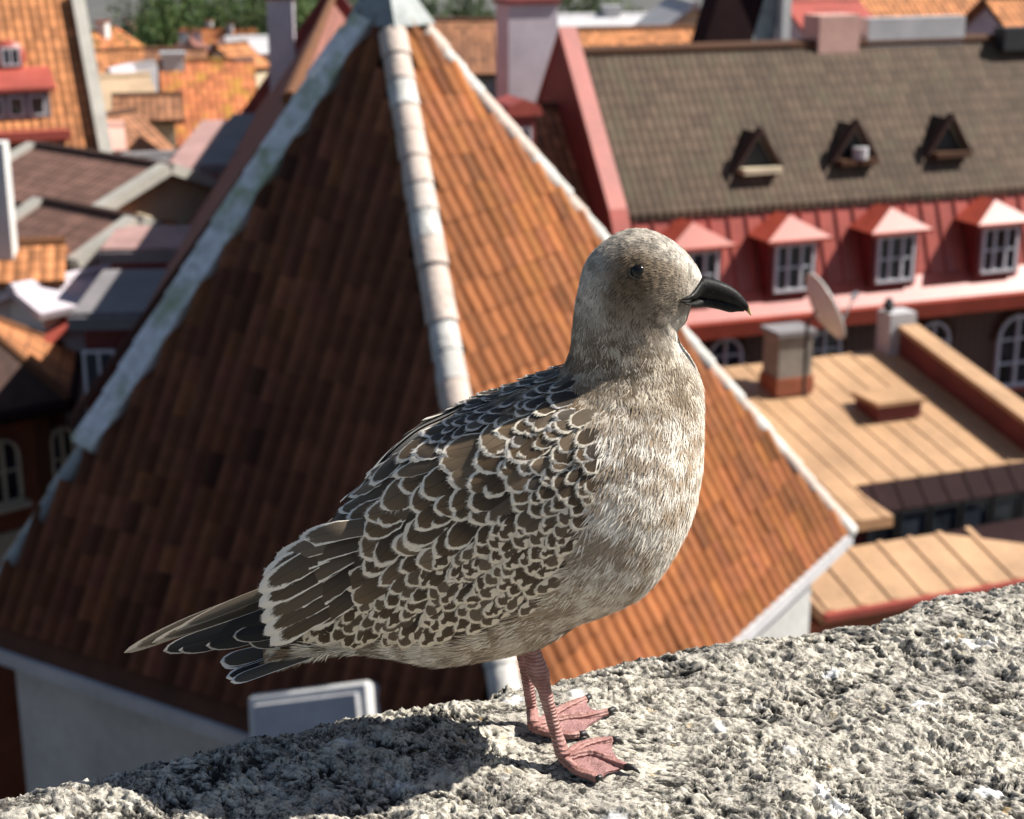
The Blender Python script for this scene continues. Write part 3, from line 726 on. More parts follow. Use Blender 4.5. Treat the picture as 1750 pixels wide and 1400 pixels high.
def leg(y0, shaft, toes, rads):
    """shaft: pixels from belly to foot in the plane y0; toes: lists of ground pixels with heights (mm)"""
    path = [sg(u, v, y0) for u, v in shaft[:-1]]; foot = g2l(atz(*shaft[-1], .008)); path.append(foot)
    pp = crom(np.array([tuple(p) for p in path]), np.linspace(0, len(path) - 1, 40)); rr = crom(np.array(rads, float) * PX, np.linspace(0, len(path) - 1, 40))
    rr = rr * (1 + .05 * np.sin(np.arange(40) * 2.6))
    lo = MB().tube([Vector(p) for p in pp], list(rr), 16).build('leg', SKIN, gull, True)
    lines = []
    m = MB()
    for tp in toes:
        base = foot.copy(); base.z = .0065
        pts = [base] + [g2l(atz(u, v, h * .001)) for u, v, h in tp[:-1]]
        q = crom(np.array([tuple(p) for p in pts]), np.linspace(0, len(pts) - 1, 30))
        rad = np.linspace(.0038, .0026, 30) * (1 + .09 * np.sin(np.arange(30) * 1.9))
        m.tube([Vector(p) for p in q], list(rad), 12)
        lines.append(q)
        tip = Vector(q[-1]); end = g2l(atz(tp[-1][0], tp[-1][1], tp[-1][2] * .001))
        mid = (tip + end) / 2 + Vector((0, 0, .0022))
        MB().tube([tip - (mid - tip) * .3, mid, end], [.0029, .0022, .0004], 10).build('claw', CLAW, lo, True)
    m.build('foot', SKIN, lo, True)
    w = MB()
    for qa, qb in zip(lines[:-1], lines[1:]):
        nA, nB = 24, 12
        g = []
        for i in range(nA):
            f = i / (nA - 1)
            row = []
            for j in range(nB):
                s_ = j / (nB - 1); cut = 1 - .13 * 4 * s_ * (1 - s_) * 1.0
                k = f * cut * 28.9
                k0 = int(min(k, 28)); fr = k - k0
                A_ = qa[k0] * (1 - fr) + qa[min(k0 + 1, 29)] * fr; B_ = qb[k0] * (1 - fr) + qb[min(k0 + 1, 29)] * fr
                p = A_ * (1 - s_) + B_ * s_
                p = p.copy(); p[2] += -.0010 * math.sin(s_ * math.pi) + .0005 * math.sin(9 * f + 11 * s_)
                row.append(p)
            g.append(row)
        b = len(w.v); w.v += [tuple(p) for r_ in g for p in r_]
        w.f += [tuple(int(b + i) for i in f) for f in grid_faces(nA, nB)]
        b = len(w.v); w.v += [tuple(p - np.array([0, 0, .0012])) for r_ in g for p in r_]
        w.f += [tuple(int(b + i) for i in f[::-1]) for f in grid_faces(nA, nB)]
    wo = w.build('web', WEB, lo, True)
    return lo
leg(-.026, [(905, 1075), (908, 1108), (921, 1152), (930, 1178), (948, 1245), (963, 1293)], [
    [(985, 1316, 5), (1008, 1325, 4.5), (1020, 1331, 4), (1031, 1336, 1)],
    [(1005, 1287, 6), (1040, 1298, 5), (1071, 1311, 4), (1094, 1322, 1)],
    [(988, 1277, 6), (1018, 1268, 5), (1047, 1265, 4), (1066, 1271, 1)]], [15, 14, 17.5, 12, 10.5, 13])
leg(.030, [(886, 1090), (893, 1115), (900, 1150), (904, 1180), (909, 1215), (912, 1240)], [
    [(938, 1252, 5), (968, 1256, 5), (990, 1256, 4), (1008, 1260, 1)],
    [(955, 1228, 6), (1000, 1224, 5), (1040, 1217, 4), (1056, 1216, 1)],
    [(945, 1220, 6), (975, 1205, 5), (1002, 1195, 4), (1012, 1194, 1)]], [13, 12, 11, 10, 10, 11])
# ================================================================== materials of the town
def tile_mat(name, c, var=.35, tw=.24, tl=.34, dark=(.05, .035, .03), grime=.35, moss=None, bump=.6):
    """pantiles: UV in metres, u along the eaves, v down the slope"""
    t = NT(name); uv = t.coord('UV')
    br = t.t.nodes.new('ShaderNodeTexBrick'); br.offset = 0.0
    t.link(uv, br.inputs['Vector']); br.inputs['Scale'].default_value = 1.0
    br.inputs['Brick Width'].default_value = tw; br.inputs['Row Height'].default_value = tl; br.inputs['Mortar Size'].default_value = .022; br.inputs['Mortar Smooth'].default_value = .6
    lo = tuple(x * (1 - var) for x in c); hi = tuple(min(1, x * (1 + var)) for x in c)
    br.inputs['Color1'].default_value = lo + (1,); br.inputs['Color2'].default_value = hi + (1,); br.inputs['Mortar'].default_value = tuple(x * .3 for x in c) + (1,)
    n = t.noise(.55, 6, .65, t.coord()); n2 = t.noise(4.0, 4, .6, t.coord())
    k = t.mix(t.ramp(n, [(.42, 0.0), (.68, grime)]), br.outputs[0], dark)
    k = t.mix(t.ramp(n2, [(.5, 0.0), (.75, grime * .6)]), k, dark)
    if moss: k = t.mix(t.ramp(t.noise(1.3, 5, .6, t.coord()), [(.52, 0.0), (.68, .7)]), k, moss)
    w = t.n('ShaderNodeTexWave', _wave_type='BANDS', _bands_direction='X', Scale=2 * math.pi / (20 * tw), Vector=uv).outputs[1]
    return t.out(k, .85, bump=w, bstr=bump, bdist=.05, spec=.25)
def seam_metal(name, c, rough=.45):
    return plain(name, c, rough, .16, .9, 0.0, .05, .4)
M = {}
M['orange'] = tile_mat('orange_clay_tiles', (.47, .19, .075))
M['orange2'] = tile_mat('orange_red_tiles', (.52, .17, .07), grime=.2, moss=(.42, .27, .03))
M['rust'] = tile_mat('weathered_rust_tiles', (.30, .135, .07))
M['brown'] = tile_mat('mossy_brown_tiles', (.115, .078, .054), .22, .21, .34, (.04, .03, .022), .6, (.095, .08, .05), .4)
M['darkbrown'] = tile_mat('dark_brown_tiles', (.20, .105, .08), .25, grime=.3)
M['pinksheet'] = plain('faded_pink_sheet', (.36, .22, .20), .75, .2, 1.2, 0, .1, .2)
M['redbrown'] = tile_mat('red_brown_tiles', (.27, .11, .085), .2, grime=.25)
M['grey_roof'] = plain('grey_sheet_roof', (.20, .195, .2), .7, .2, 1, 0, .1, .2)
M['tanmetal'] = seam_metal('tan_painted_sheet_metal', (.42, .255, .14))
M['purplemetal_and_shade'] = plain('dark_sheet_and_painted_shade', (.024, .011, .012), .75, .16, .9, 0, .05, .06)  # dark sheet; on the annexe and porch slopes it is painted shade
M['salmon'] = seam_metal('salmon_red_painted_metal', (.35, .075, .055))
M['red'] = seam_metal('orange_red_painted_metal', (.34, .058, .034))
M['darkred'] = plain('dark_red_painted_wood', (.17, .024, .022), .6, .2, 2)
M['maroon'] = plain('maroon_boards', (.14, .026, .024), .65, .2, 2)
M['white'] = plain('white_limewash', (.62, .61, .59), .85, .08, 1.5)
M['stonetrim'] = plain('pale_stone_trim', (.40, .375, .33), .85, .12, 1.5)
M['dirty'] = plain('dirty_grey_render', (.25, .225, .19), .9, .2, 2)
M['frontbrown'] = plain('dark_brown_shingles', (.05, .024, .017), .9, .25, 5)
M['slate'] = plain('slate_sheet_and_painted_shade', (.20, .185, .19), .8, .15, 1, 0, .1, .15)
M['offwhite'] = plain('off_white_plaster', (.46, .45, .46), .85, .12, 1.2)
M['lilac'] = plain('pale_lilac_plaster', (.50, .45, .49), .85, .1, 1.2)
M['cream'] = plain('cream_plaster', (.62, .52, .36), .85, .12, 1.2)
M['pinkwall'] = plain('pink_plaster', (.60, .36, .30), .85, .12, 1.2)
M['tanwall'] = plain('tan_plaster', (.42, .30, .19), .85, .15, 1.2)
M['greywall'] = plain('grey_plaster', (.19, .18, .185), .85, .15, 1.2)
M['redwall'] = plain('rust_red_plaster', (.27, .085, .04), .85, .2, 1.0)
M['lead'] = plain('grey_lead_sheet', (.28, .30, .29), .5, .25, 2, .2)
M['frame'] = plain('white_window_frame', (.62, .63, .66), .5, .06, 3)
M['black'] = plain('black_metal', (.02, .02, .022), .5, .2, 3)
M['bluegrey'] = plain('blue_grey_sheet_roof', (.16, .20, .27), .5, .15, 1)
M['dish'] = plain('grey_white_dish_enamel', (.56, .55, .53), .4, .06, 3)
def glass_mat():
    t = NT('dark_window_glass'); n = t.noise(1.3, 2, .5, t.coord())
    return t.out(t.ramp(n, [(.4, (.012, .014, .018)), (.7, (.05, .06, .075))]), .08, spec=.6)
M['glass'] = glass_mat()
def corrugated():
    t = NT('brown_vertical_cladding'); uv = t.coord('UV')
    w = t.n('ShaderNodeTexWave', _wave_type='BANDS', _bands_direction='X', Scale=2 * math.pi / (20 * .22), Vector=uv).outputs[1]
    n = t.noise(1.2, 5, .6, t.coord())
    c = t.mix(t.ramp(n, [(.35, 0.0), (.7, .6)]), (.10, .052, .036), (.05, .03, .024))
    return t.out(t.mix(t.math('MULTIPLY', w, .6), c, (.155, .09, .06)), .7, bump=w, bstr=.6, bdist=.05)
M['clad'] = corrugated()
def hip_mat():
    t = NT('mortared_hip_cap'); co = t.coord(); rn = t.n('ShaderNodeObjectInfo').outputs['Random']
    n = t.noise(3.0, 5, .65, co); n2 = t.noise(14, 4, .6, co)
    c = t.mix(t.ramp(n, [(.35, 0.0), (.7, 1.0)]), (.62, .60, .56), (.42, .40, .37))
    c = t.mix(t.ramp(rn, [(.55, 0.0), (.62, .55)]), c, (.52, .36, .28))
    c = t.mix(t.ramp(n2, [(.55, 0.0), (.7, .6)]), c, (.20, .19, .17))
    return t.out(c, .9, bump=n2, bstr=.5, bdist=.03)
def moss_hip():
    t = NT('mossy_mortared_hip_cap'); co = t.coord(); n = t.noise(2.2, 5, .65, co); n2 = t.noise(9, 4, .6, co)
    c = t.mix(t.ramp(n2, [(.35, 0.0), (.7, 1.0)]), (.80, .81, .82), (.55, .56, .56))
    c = t.mix(t.ramp(n, [(.46, 0.0), (.62, .75)]), c, (.26, .32, .14))
    return t.out(c, .9, bump=n2, bstr=.5, bdist=.03)
M['hip'], M['mosship'] = hip_mat(), moss_hip()
def vcol_tile(name):
    t = NT(name); c = t.attr('Col'); n = t.noise(6, 5, .6, t.coord()); n2 = t.noise(.8, 5, .65, t.coord('Object'))
    k = t.mix(t.ramp(n, [(.42, 0.0), (.75, .45)]), c, (.03, .022, .018))
    return t.out(k, .85, bump=n, bstr=.3, bdist=.01, spec=.25)
M['tile'] = vcol_tile('weathered_pantile')

# ================================================================== building helpers
def planar(name, pts, off, mat, parent=None, udir=None):
    """a roof or wall plate: polygon pts thickened by vector off, UV in metres along udir and down the slope"""
    pts = [Vector(p) for p in pts]; n = (pts[1] - pts[0]).cross(pts[2] - pts[0]).normalized()
    u = Vector(udir).normalized() if udir is not None else (pts[1] - pts[0]).normalized()
    u = (u - n * u.dot(n)).normalized(); v = n.cross(u)
    mb = MB(); mb.slab(pts, off); o = mb.build(name, mat, parent)
    me = o.data; l = me.uv_layers.new(name='UVMap')
    for lp in me.loops:
        p = me.vertices[lp.vertex_index].co - pts[0]; l.data[lp.index].uv = (p.dot(u), p.dot(v))
    return o
class Fr:
    def __init__(s, o, deg):
        s.o = Vector(o); a = R(deg); s.d = Vector((math.cos(a), math.sin(a), 0)); s.n = Vector((math.sin(a), -math.cos(a), 0)); s.z = Vector((0, 0, 1))
    def __call__(s, a, b, z): return s.o + s.d * a + s.n * b + s.z * z
    def ab(s, p): q = Vector(p) - s.o; return q.dot(s.d), q.dot(s.n), q.z
GROUND_Z = -24.0
def window(parent, c, u, v, n, w, h, name='window', depth=.10, bars=(1, 2), arch=False, fm=None, sill=None):
    """frame with real bars and a pane behind: centre c, unit right u, up v, outward n"""
    c, u, v, n = Vector(c), Vector(u), Vector(v), Vector(n); fm = fm or M['frame']; t = max(.05, w * .07)
    if arch:
        out = [c - u * w / 2 - v * h / 2, c + u * w / 2 - v * h / 2] + [c + u * (w / 2 * math.cos(a)) + v * (h / 2 - w / 2 + w / 2 * math.sin(a)) for a in np.linspace(0, math.pi, 13)]
        inn = [c - u * (w / 2 - t) - v * (h / 2 - t), c + u * (w / 2 - t) - v * (h / 2 - t)] + [c + u * ((w / 2 - t) * math.cos(a)) + v * (h / 2 - w / 2 + (w / 2 - t) * math.sin(a)) for a in np.linspace(0, math.pi, 13)]
    else:
        f = lambda a, b: [c - u * a - v * b, c + u * a - v * b, c + u * a + v * b, c - u * a + v * b]
        out, inn = f(w / 2, h / 2), f(w / 2 - t, h / 2 - t)
    m = MB(); k = len(out)
    for i in range(k):
        j = (i + 1) % k; m.hexa([out[i], out[j], inn[j], inn[i], out[i] + n * depth, out[j] + n * depth, inn[j] + n * depth, inn[i] + n * depth])
    o = m.build(name, fm, parent)
    MB().slab([p + n * .015 for p in inn], n * .02).build('pane', M['glass'], o)
    nb, mb_ = bars
    for i in range(1, nb + 1):
        x = -w / 2 + w * i / (nb + 1); top = h / 2 - t
        MB().box(c + u * (x - t * .45) - v * (h / 2 - t) + n * .036, u * t * .9, v * (top + h / 2 - t), n * (depth - .04)).build('mullion', fm, o)
    for i in range(1, mb_ + 1):
        y = -h / 2 + h * i / (mb_ + 1)
        MB().box(c - u * (w / 2 - t) + v * (y - t * .3) + n * .037, u * (w - 2 * t), v * t * .6, n * (depth - .055)).build('transom', fm, o)
    if sill: MB().box(c - u * (w / 2 + .08) - v * (h / 2 + .09), u * (w + .16), v * .09, n * (depth + .12)).build('sill', sill, o)
    return o
def chimney(parent, p, w, d, h, mat, cap, fr, pots=0):
    o = MB().box(fr.o * 0 + Vector(p) - fr.d * w / 2 - fr.n * d / 2, fr.d * w, fr.n * d, fr.z * h).build('chimney', mat, parent)
    MB().box(Vector(p) - fr.d * (w / 2 + .06) - fr.n * (d / 2 + .06) + fr.z * h, fr.d * (w + .12), fr.n * (d + .12), fr.z * .12).build('chimney_cap', cap, o if o.parent is None or o.parent.parent is None else parent)
    return o
def house(name, label, cat, o, deg, length, width, zeave, rise, wall, roof, over=.3, group=None, gable_mat=None, wins=(), chim=(), base=GROUND_Z, verge=None, off=0.0, vh=.24):
    """gabled house: o = middle of the ridge on plan; ridge runs along deg; zeave and rise in metres"""
    f = Fr((o[0], o[1], 0), deg); L2, W2 = length / 2, width / 2
    h = empty(name, f(0, 0, base)); inv = Matrix.Translation(-f(0, 0, base))
    T = lambda a, b, z: f(a, b, z) - f(0, 0, base)
    m = MB(); zt = zeave + rise
    prof = [(-W2, base), (W2, base), (W2, zeave), (off, zt), (-W2, zeave)]
    m.slab([T(-L2, b, z) for b, z in prof], f.d * length); m.build('wall', wall, h)
    for sgn in (1, -1):
        run = W2 - off * sgn
        k = over / run; e = (sgn * (W2 + over), zeave - rise * k)
        a0, a1 = -L2 - over, L2 + over
        pts = [T(a0, e[0], e[1] + .03), T(a1, e[0], e[1] + .03), T(a1, off, zt + .03), T(a0, off, zt + .03)]
        nn = (pts[1] - pts[0]).cross(pts[3] - pts[0]).normalized(); nn = nn if nn.z > 0 else -nn
        planar('roof', pts, nn * .14, roof, h, f.d)
        if verge:
            for ax in (a0 - .2, a1 - .15):
                q = [T(ax, e[0], e[1] + .02), T(ax + .35, e[0], e[1] + .02), T(ax + .35, off, zt + .02), T(ax, off, zt + .02)]
                MB().slab(q, nn * vh).build('verge', verge, h)
    MB().tube([T(-L2 - over, off, zt + .15), T(L2 + over, off, zt + .15)], .13, 8).build('ridge_cap', roof, h)
    for (a, b, z, w, d_, hh, mt, cp) in chim:
        c = MB().box(T(a - w / 2, b - d_ / 2, z), f.d * w, f.n * d_, f.z * hh).build('chimney', mt, h)
        MB().box(T(a - w / 2 - .07, b - d_ / 2 - .07, z + hh), f.d * (w + .14), f.n * (d_ + .14), f.z * .14).build('chimney_cap', cp, c)
    for (side, a, z, w, hh) in wins:
        if side == 'f': window(h, T(a, W2 + .005, z), f.d, f.z, f.n, w, hh, bars=(1, 1))
        if side == 'r': window(h, T(L2 + .005, a, z), f.n * -1, f.z, f.d, w, hh, bars=(1, 1))
        if side == 'l': window(h, T(-L2 - .005, a, z), f.n, f.z, f.d * -1, w, hh, bars=(1, 1))
    tag(h, label, cat, group); return h, f, T

# ================================================================== the ground and the terrace
def ground_mat():
    t = NT('town_ground'); n = t.noise(.08, 6, .6, t.coord()); n2 = t.noise(2, 4, .6, t.coord())
    return t.out(t.mix(t.math('MULTIPLY', n2, .5), t.ramp(n, [(.4, (.07, .068, .065)), (.6, (.11, .105, .095))]), (.05, .05, .05)), .9)
g = MB().poly([(-1500, -300, GROUND_Z), (1500, -300, GROUND_Z), (1500, 2500, GROUND_Z), (-1500, 2500, GROUND_Z)]).build('ground', ground_mat()); tag(g, kind='structure')
tr = MB().box((-30, -20, GROUND_Z + .01), (60, 0, 0), (0, 20.3, 0), (0, 0, 22.9 - .0)).build('terrace', M['greywall']); tag(tr, kind='structure')
cl = Fr((ew[0][0], ew[0][1], 0), math.degrees(math.atan2(ed[1], ed[0])))
MBt = MB().box(cl(-3, .02, GROUND_Z + .012), cl.d * 8, cl.n * .58, cl.z * (-.99 - GROUND_Z)).build('retaining_wall', M['greywall']); tag(MBt, 'tall rough grey retaining wall below the stone parapet', 'wall')

# ================================================================== the tower with the pyramid roof
ZB = CAM_H - 8.3
cL, cN, cR = atz(-62, 1088, ZB), atz(905, 1420, ZB), atz(1452, 910, ZB)
cF = cL + cR - cN; apex = at(657, -25, (cL.y + cR.y) / 2)
tower = empty('tower', ((cL + cR) / 2).to_tuple()[:2] + (GROUND_Z,))
tag(tower, 'square white tower with steep pyramid roof of orange pantiles and pale mortared hips', 'tower')
tw0 = tower.location.copy(); TL = lambda p: Vector(p) - tw0
mid = (cL + cR) / 2
ins = lambda p, k: p + (Vector((mid.x, mid.y, p.z)) - p).normalized() * k
wl = [ins(c, .55) for c in (cN, cR, cF, cL)]
m = MB(); m.slab([TL(Vector((p.x, p.y, GROUND_Z))) for p in wl], (0, 0, ZB - GROUND_Z + .25)); m.build('wall', plain('tower_limewash', (.46, .455, .44), .9, .14, .8), tower)
tile_obj = 0
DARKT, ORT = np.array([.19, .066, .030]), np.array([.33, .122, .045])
def tile_shape(w, l, n=6):
    """one S-shaped pantile, local x across, y down the slope, z out"""
    xs = np.linspace(-w / 2, w / 2, n); zz = .062 * np.sin((xs / w + .5) * 2 * math.pi) + .064
    top = [(x, y, z + .004 * y / l) for y in (0, l * 1.12) for x, z in zip(xs, zz)]
    lip = [(x, l * 1.12, z + .0045 + dz) for dz in (0, -.012) for x, z in zip(xs, zz)]
    v = top + lip; f = [(i, i + n, i + n + 1, i + 1) for i in range(n - 1)] + [(2 * n + i, 3 * n + i, 3 * n + i + 1, 2 * n + i + 1) for i in range(n - 1)]
    return np.array(v), np.array(f)
def roof_face(A_, B_, base_c, seed, individuals, name='roof_slope'):
    A_, B_ = TL(A_), TL(B_); P_ = TL(apex)
    u = (B_ - A_).normalized(); n = (B_ - A_).cross(P_ - A_).normalized()
    if n.z < 0: n = -n
    v = u.cross(n); v = v if v.z < 0 else -v; v.normalize()                    # down the slope
    bme = MB(); bme.slab([A_, B_, P_], -n * .12)
    face = bme.build(name, plain('tile_bed_%d' % seed, tuple(base_c * .55), .9), tower)
    W_ = (B_ - A_).length; H_ = (P_ - A_).dot(-v); apx = (P_ - A_).dot(u)
    tw, tl = .235, .36; r_ = np.random.default_rng(seed)
    tv, tf = tile_shape(tw, tl)
    rows = []
    nrow = int(H_ / tl)
    for i in range(nrow):
        h0 = H_ - (i + 1) * tl                                                   # height of the lower edge of the course above the eaves
        hm = h0 + tl * .5
        if hm > H_ - .4: continue
        lo, hi = apx * hm / H_, W_ - (W_ - apx) * hm / H_
        k0, k1 = int(math.ceil((lo + .09) / tw)), int(math.floor((hi - .09) / tw))
        for k in range(k0, k1 + 1):
            x = k * tw
            if lo + .09 < x < hi - .09: rows.append((x, h0 + tl, i, k))
    rows = np.array(rows)
    org = np.array(A_); un, vn, nn = np.array(u), np.array(v), np.array(n)
    pos = org + rows[:, :1] * un - rows[:, 1:2] * vn + nn * .01
    # colour: patches of older and younger tiles, streaks below
    pn = perlin(rows[:, 0] * .9, rows[:, 1] * .9, seed=seed) + .5 * perlin(rows[:, 0] * 2.3, rows[:, 1] * 2.3, seed=seed + 1)
    cm = perlin(rows[:, 0] * 2.1, rows[:, 1] * .25, seed=seed + 2)
    val = 1 + .20 * pn + (.30 if base_c[0] > .3 else .15) * cm + r_.normal(0, (.12 if base_c[0] > .3 else .19), len(rows))
    old = r_.uniform(size=len(rows)) < .06; val[old] *= .6
    cc = base_c[None, :] * np.clip(val, .35, 1.7)[:, None]; cc[:, 1] *= r_.uniform(.95, 1.06, len(rows)); cc[:, 2] *= r_.uniform(.85, 1.15, len(rows))
    tv2 = tv.copy()
    Rm = np.stack([un, vn, nn], 0)                                               # local axes as rows
    loc = tv2 @ Rm
    dist = np.linalg.norm(pos + np.array(tw0) - np.array(CAMP), axis=1)
    # only courses that show above the parapet stay single objects
    vis = np.array([(lambda q: 0)(0)] * len(rows))
    order = np.argsort(dist)
    def onscreen(p):
        d = Vector(p) + tw0 - CAMP; fw = d.y * _c - d.z * _s; up = d.y * _s + d.z * _c
        uu, vv_ = 875 + FPX * d.x / fw, 700 - FPX * up / fw
        return 0 < uu < 1750 and vv_ < np.interp(uu, [0, 440, 820, 1260, 1750], [1315, 1215, 1150, 1055, 965])
    single = [i for i in order if onscreen(pos[i])][:individuals]
    variants = []
    for q in range(14):
        c = base_c * r_.uniform(.62, 1.35); variants.append(c)
    vme = []
    for c in variants:
        vme.append(mesh_np('pantile', loc, tf, M['tile'], True, np.repeat(np.array(c)[None], len(loc), 0)))
    lum = np.array([c.sum() for c in variants])
    for i in single:
        me_ = vme[int(np.argmin(np.abs(lum - cc[i].sum()) + r_.uniform(0, .06 * base_c.sum(), len(lum))))]
        o = link('pantile', me_, face); o.location = Vector(pos[i]) + n * r_.uniform(0, .008)
        o.rotation_mode = 'AXIS_ANGLE'; o.rotation_axis_angle = (r_.normal(0, .012), n.x, n.y, n.z)
    rest = np.setdiff1d(np.arange(len(rows)), single)
    VV = (loc[None] + pos[rest][:, None, :] + nn * r_.uniform(0, .01, (len(rest), 1, 1))).reshape(-1, 3)
    FF = (tf[None] + (np.arange(len(rest)) * len(loc))[:, None, None]).reshape(-1, 4)
    me_ = mesh_np('pantiles', VV, FF, M['tile'], True, np.repeat(cc[rest], len(loc), 0))
    o = link('pantile_courses', me_, face); o['kind'] = 'stuff'
    return face
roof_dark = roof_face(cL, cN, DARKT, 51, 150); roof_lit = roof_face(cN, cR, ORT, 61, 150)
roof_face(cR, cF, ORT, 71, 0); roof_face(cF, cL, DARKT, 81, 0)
def hip(corner, rad, mat, seed, start=.055, stop=1.0, seg=.34, off=0.0):
    a, b = TL(apex), TL(corner); Lh = (b - a).length; n = int(Lh / seg); r_ = np.random.default_rng(seed)
    dirv = (b - a).normalized(); c0 = TL(apex); out = Vector((dirv.x, dirv.y, 0)).normalized(); outn = (Vector((0, 0, 1)) - dirv * dirv.z).normalized()
    first = None
    for k in range(n):
        f0 = (k * seg) / Lh
        if f0 < start or f0 > stop: continue
        p0 = a + dirv * (k * seg) + outn * (-.02 + off + r_.uniform(-.008, .008)); p1 = p0 + dirv * seg * 1.03 + outn * .008
        r0 = rad * r_.uniform(.95, 1.05)
        MB().tube([p0, p0 * .5 + p1 * .5, p1], [r0 * .98, r0, r0 * 1.03], 14, False).build('hip_tile', mat, tower, True)
hip(cL, .15, M['mosship'], 3, .05, .70, off=.06); hip(cL, .12, M['lead'], 3, .70, 1.0); hip(cN, .17, M['hip'], 4); hip(cR, .135, M['hip'], 5); hip(cF, .15, M['hip'], 6)
# broad mossy mortar fillet on the inner flank of the left hip
hd = (cL - apex).normalized(); nL = (cN - cL).cross(apex - cL).normalized(); nL = nL if nL.z > 0 else -nL
sd = nL.cross(hd); sd = sd if sd.dot(cN - cL) > 0 else -sd
ha, hb = TL(apex + (cL - apex) * .05), TL(apex + (cL - apex) * .70); rr_ = np.random.default_rng(9); nseg = 30
inner_e = [ha + (hb - ha) * (i / nseg) + sd * (.24 + rr_.uniform(-.018, .018)) for i in range(nseg + 1)]
MB().slab([ha - sd * .05, hb - sd * .05] + inner_e[::-1], nL * .150).build('hip_mortar', M['mosship'], tower)
# lead cap at the point of the roof, with a ball finial
f0 = .075; cap_pts = [TL(apex + (c - apex) * f0) for c in (cL, cN, cR, cF)]
m = MB(); tip = TL(apex + Vector((0, 0, .35))); q = [p + (p - TL(Vector((apex.x, apex.y, 0)) + Vector((0, 0, (p + tw0).z)))) * .25 + Vector((0, 0, .12)) for p in cap_pts]
for i in range(4): m.poly([q[i], q[(i + 1) % 4], tip])
m.poly(q[::-1]); m.build('roof_cap', M['lead'], tower)
MB().tube([tip - Vector((0, 0, .1)), tip + Vector((0, 0, .2)), tip + Vector((0, 0, .45)), tip + Vector((0, 0, .6))], [.06, .10, .16, .03], 12).build('finial', M['lead'], tower, True)
# eaves boards
for p, q_ in ((cL, cN), (cN, cR), (cR, cF), (cF, cL)):
    n = Vector(((q_ - p).y, -(q_ - p).x, 0)).normalized()
    MB().box(TL(p) + Vector((0, 0, -.16)), q_ - p, n * .06, (0, 0, .17)).build('eaves_board', M['offwhite'], tower)
# white framed roof hatch low on the shaded slope
nD = (cN - cL).cross(apex - cL).normalized(); nD = nD if nD.z > 0 else -nD
hp = [onplane(u, v, cL, nD) for u, v in ((446, 1192), (655, 1166), (668, 1300), (452, 1330))]
hatch = empty('roof_hatch', hp[3] + nD * .02); tag(hatch, 'white framed hatch set in the shaded tower roof just behind the parapet', 'roof hatch')
HL = lambda p: p - hatch.location
uH = (hp[1] - hp[0]).normalized(); vH = (hp[3] - hp[0]).normalized()
MB().slab([HL(p) + nD * .03 for p in hp], nD * .24).build('hatch_box', M['white'], hatch, bevel=.05)
hw, hh = (hp[1] - hp[0]).length, (hp[3] - hp[0]).length
MB().slab([HL(p) + nD * .272 + uH * a_ + vH * b_ for p, a_, b_ in zip(hp, (.12, -.12, -.12, .12), (.12, .12, -.12, -.12))], nD * .05).build('hatch_lid', M['offwhite'], hatch, bevel=.02)
# ================================================================== the brown-roofed house with red dormers (right)
F1 = Fr(at(1062, 378, 38), 21.5)
b1 = empty('dormered_house', F1(8, -4, 0).to_tuple()[:2] + (GROUND_Z,)); o1 = b1.location.copy()
tag(b1, 'long house with mossy brown tiled roof, salmon red metal mansard and white framed dormers', 'house')
T1 = lambda a, b, z: F1(a, b, z) - o1
LEN = 24.0; RB, RZ = 2.75, 3.55                       # ridge set back and rise over the eaves
MO, MZ = .62, 1.80                                  # the mansard leans out and drops
planar('roof', [T1(0, .05, -.02), T1(LEN, .05, -.02), T1(LEN, -RB, RZ), T1(0, -RB, RZ)], Vector((0, 0, .16)), M['brown'], b1, F1.d)
planar('roof', [T1(0, -2 * RB, 0), T1(LEN, -2 * RB, 0), T1(LEN, -RB, RZ - .01), T1(0, -RB, RZ - .01)], Vector((0, 0, .16)), M['brown'], b1, F1.d)
MB().tube([T1(0, -RB, RZ + .12), T1(LEN, -RB, RZ + .12)], .14, 8).build('ridge_cap', M['rust'], b1)
zw = o1.z
MB().slab([T1(0.02, b, z) for b, z in ((MO - .3, GROUND_Z - F1.o.z), (MO - .3, -MZ), (-.1, -.05), (-RB, RZ - .1), (-2 * RB, -.1), (-2 * RB, GROUND_Z - F1.o.z))], F1.d * LEN).build('core', M['darkred'], b1)
man = planar('mansard', [T1(0, 0, -.06), T1(LEN, 0, -.06), T1(LEN, MO, -MZ), T1(0, MO, -MZ)], F1.n * -.12, M['salmon'], b1, F1.d)
for k in range(48):                                 # standing seams of the mansard
    a = .3 + k * .5
    MB().box(T1(a, .0, -.06), F1.d * .03, F1.n * MO + F1.z * (-MZ + .06), F1.n * .05 + F1.z * .015).build('seam', M['salmon'], man)
# cornice: sloped metal shelf and gutter lip
cor = MB().slab([T1(-.1, b, z) for b, z in ((MO - .35, -MZ + .02), (MO + .02, -MZ + .02), (MO + .62, -MZ - .50), (MO + .62, -MZ - .80), (MO - .35, -MZ - .86))], F1.d * (LEN + .1)).build('cornice', M['salmon'], b1)
MB().slab([T1(-.1, b, z) for b, z in ((MO + .625, -MZ - .52), (MO + .80, -MZ - .52), (MO + .76, -MZ - .90), (MO + .625, -MZ - .92))], F1.d * (LEN + .1)).build('gutter', M['red'], b1)
